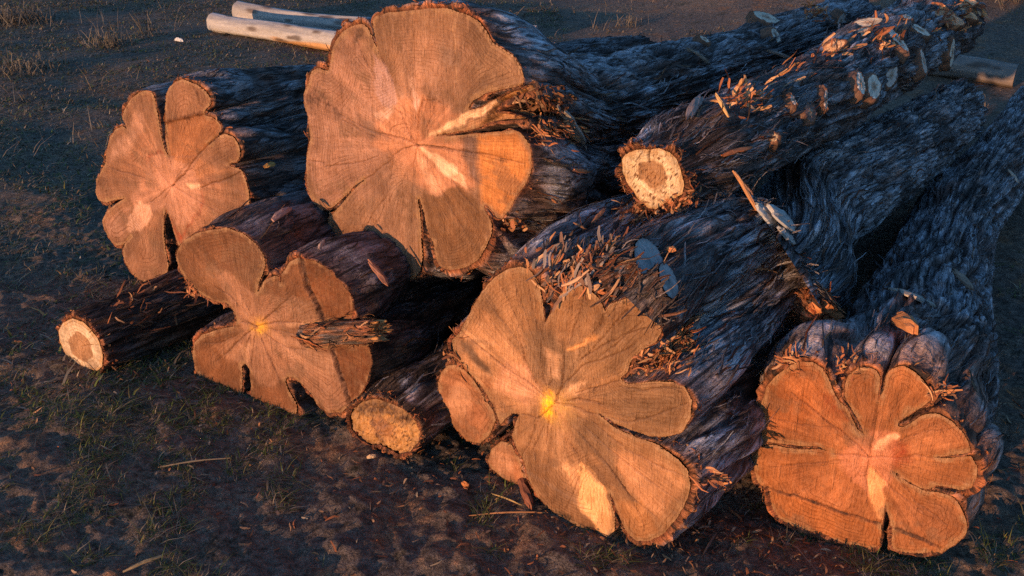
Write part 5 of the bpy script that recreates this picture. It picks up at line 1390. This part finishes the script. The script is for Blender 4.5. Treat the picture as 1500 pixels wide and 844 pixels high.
# ================================================================== POLES BEHIND
def pole(label, x0, y0, x1, y1, r0, r1, col, seed, z0=None, z1=None, knots=12, name='peeled_pole', lower=0.0, cat='pole', group='poles lying behind the pile', bend=.0):
    rng = np.random.default_rng(seed)
    a = at_z(x0, y0, r0 if z0 is None else z0); b = at_z(x1, y1, r1 if z1 is None else z1)
    a = at_z(x0, y0, (r0 if z0 is None else z0) + float(ground_h(a[0], a[1]))); b = at_z(x1, y1, (r1 if z1 is None else z1) + float(ground_h(b[0], b[1])))
    d = b - a; ln = np.linalg.norm(d); d /= ln; s = np.cross(d, UP); s /= np.linalg.norm(s); u = np.cross(s, d)
    m, n = 60, 40; th = np.arange(n) / n * 2 * math.pi
    T = np.linspace(0, 1, m)[:, None]; TH = th[None]
    r = r0 + (r1 - r0) * T + .10 * r0 * np.exp(-T * 14)
    r = r * (1 + .14 * perlin(np.cos(TH) * 1.2, np.sin(TH) * 1.2, T * ln * 1.5 + seed) + .07 * perlin(np.cos(TH) * 4, np.sin(TH) * 4, T * ln * 3 + seed))
    off = (np.cos(TH)[..., None] * s + np.sin(TH)[..., None] * u) * r[..., None]
    P = a + d * (T * ln)[..., None] + off + UP * (bend * ln * 4 * T * (1 - T))[..., None]
    C = np.array(col) * (1 + .30 * fbm(np.cos(TH) * 2, np.sin(TH) * 2, T * ln * 1.2 + seed, 3))[..., None] * np.ones((m, n, 1))
    if lower:      # orange sunlight painted into the colour of the underside
        mk = (sstep(.0, .35, -np.sin(TH) - .15 + .3 * perlin(np.cos(TH) * 3, np.sin(TH) * 3, T * 6)) * sstep(lower, lower + .06, T))[..., None]
        C = C + (np.array((.52, .28, .12)) - C) * mk
    for k in range(knots * 3):
        tk, ak = rng.uniform(.03, .97), rng.uniform(0, 2 * math.pi); sz = rng.uniform(.25, .55) * r0
        dd = np.hypot((T - tk) * ln / 3.2, (np.angle(np.exp(1j * (TH - ak)))) * r0)
        mk = (1 - sstep(sz * .3, sz * .7, dd))[..., None]
        C = C + (np.array((.10, .07, .055)) - C) * mk * .85
    base = Vector([float(v) for v in (a + b) / 2 - UP * r0])
    t = thing(name, base, label, cat, group)
    bg = Bag(); idx = np.arange(m * n).reshape(m, n); A, B = idx[:-1], idx[1:]
    U = np.stack([TH * r0 + 0 * T, T * ln + 0 * TH, 0 * T + 0 * TH], -1)
    bg.add(P.reshape(-1, 3), np.stack([A, np.roll(A, -1, 1), np.roll(B, -1, 1), B], -1).reshape(-1, 4), col=C.reshape(-1, 3), uv=U.reshape(-1, 3))
    bg.build('trunk', PEEL, t)
    for e, sg in ((P[0], -1), (P[-1], 1)):
        c = e.mean(0); fv = [c + (e - c) * f + d * sg * (.004 * (1 - f) + .002) for f in (0, .5, .98)]
        b3 = Bag(); idx = np.arange(3 * n).reshape(3, n); A, B = idx[:-1], idx[1:]; fv = np.concatenate(fv)
        b3.add(fv, np.stack([A, np.roll(A, -1, 1), np.roll(B, -1, 1), B], -1).reshape(-1, 4), col=np.array(col) * rng.uniform(.75, 1.0, (len(fv), 1)), uv=np.column_stack([fv @ s, fv @ u, np.zeros(len(fv))]))
        b3.build('cut_end', WOOD, t)
    return t


pole('lower white peeled pole at the back left, orange sunlight painted along its underside', 314, 33, 540, 68, .082, .088, (.40, .375, .36), 51, lower=.42)
pole('upper of the two white peeled poles at the back left, slightly bowed with dark knots', 350, 16, 560, 42, .085, .085, (.38, .355, .34), 52, z0=.10, z1=.09, bend=-.012)
pole('short pale pole end showing beyond the top right edge of the largest log', 600, 38, 786, 48, .055, .06, (.36, .32, .30), 53, knots=3)
pole('grey weathered pole on the ground behind the far end of the slim log', 1345, 90, 1488, 112, .085, .082, (.23, .19, .17), 54, knots=4)

# ---- brush in the far right corner
def bush(label, px, py, wid, hgt, n, seed, col=(.17, .145, .115), name='dry_shrub', cat='shrub', group=None):
    rng = np.random.default_rng(seed); c = at_z(px, py, 0)
    c[2] = ground_h(c[0], c[1])
    t = thing(name, c, label, cat, group)
    bg = Bag()
    k = n; P = c + np.column_stack([rng.normal(0, wid * .5, k), rng.normal(0, wid * .35, k), np.zeros(k)])
    P[:, 2] = ground_h(P[:, 0], P[:, 1]) + hgt * .3
    al = np.column_stack([rng.normal(0, .5, k), rng.normal(0, .5, k), np.ones(k)]); al /= np.linalg.norm(al, axis=1)[:, None]
    nn = rng.normal(0, 1, (k, 3)); nn -= al * np.sum(nn * al, 1)[:, None]; nn /= np.linalg.norm(nn, axis=1)[:, None]
    ribbons(bg, P, al, nn, rng.gamma(6, hgt / 6, k), np.full(k, .006), rng.exponential(.03, k), np.array(col) * rng.uniform(.5, 1.4, (k, 1)), seg=6, curl=.5, rng=rng)
    bg.build('stems', GRASS, t)['kind'] = 'stuff'
    return t


bush('dry grey brush in the top right corner of the ground', 1485, 18, .9, .55, 2600, 61)
for i, (px, py, w, h, n, lb) in enumerate([(22, 30, .35, .15, 420, 'grey dry tuft in the top left corner'), (160, 66, .22, .13, 120, 'thin dry tuft in the grass left of the white poles'), (215, 50, .05, .30, 14, 'few lone upright stems left of the white poles'),
        (745, 32, .10, .15, 26, 'sparse dry stems behind the largest log near the short pale pole'), (920, 40, .18, .10, 50, 'sparse dry stems beyond the back of the largest log'), (35, 105, .3, .11, 160, 'low straw tuft at the left edge behind the back left log')]):
    bush(lb, px, py, w, h, n, 70 + i, col=(.13, .115, .095), name='dry_grass_tuft', cat='grass tuft', group='dry grass tufts')

# ================================================================== LIGHT AND CAMERA
SUN_AZ = math.radians(40)      # the way the light travels, from +Y towards +X
SUN_EL = math.radians(3.8)
sd = bpy.data.lights.new('sun', 'SUN'); sd.energy = 2.0; sd.angle = math.radians(.5); sd.color = (1.0, .54, .27)
so = bpy.data.objects.new('sun', sd); COL.objects.link(so)
dv = Vector((math.sin(SUN_AZ) * math.cos(SUN_EL), math.cos(SUN_AZ) * math.cos(SUN_EL), -math.sin(SUN_EL)))
so.rotation_euler = dv.to_track_quat('-Z', 'Y').to_euler()
so.location = (-3, -4, 3)
w = bpy.data.worlds.new('World'); scene.world = w; w.use_nodes = True
nt = w.node_tree
sky = nt.nodes.new('ShaderNodeTexSky'); sky.sky_type = 'NISHITA'; sky.sun_disc = False
sky.sun_elevation = SUN_EL
sky.sun_rotation = math.atan2(-dv.x, -dv.y)
sky.ozone_density = 3.4; sky.air_density = 1.0; sky.dust_density = 0.3
bg_ = nt.nodes['Background']; nt.links.new(sky.outputs[0], bg_.inputs[0]); bg_.inputs[1].default_value = 0.15

cam = bpy.data.cameras.new('camera'); co = bpy.data.objects.new('camera', cam); COL.objects.link(co)
co.location = Vector(CAM); co.rotation_euler = (math.radians(90) - PIT, 0, 0)
cam.sensor_width = 36; cam.lens = 36 * F / 1500; cam.clip_end = 2000; cam.clip_start = .05
scene.camera = co
vs_ = scene.view_settings
vs_.view_transform = 'Standard'; vs_.look = 'None'; vs_.gamma = 1; vs_.exposure = 1.5
try: vs_.use_curve_mapping = False
except Exception: pass
scene.cycles.max_bounces = 6
scene.cycles.use_denoising = False
scene.cycles.sample_clamp_indirect = 3.0
scene.cycles.sample_clamp_direct = 5.0
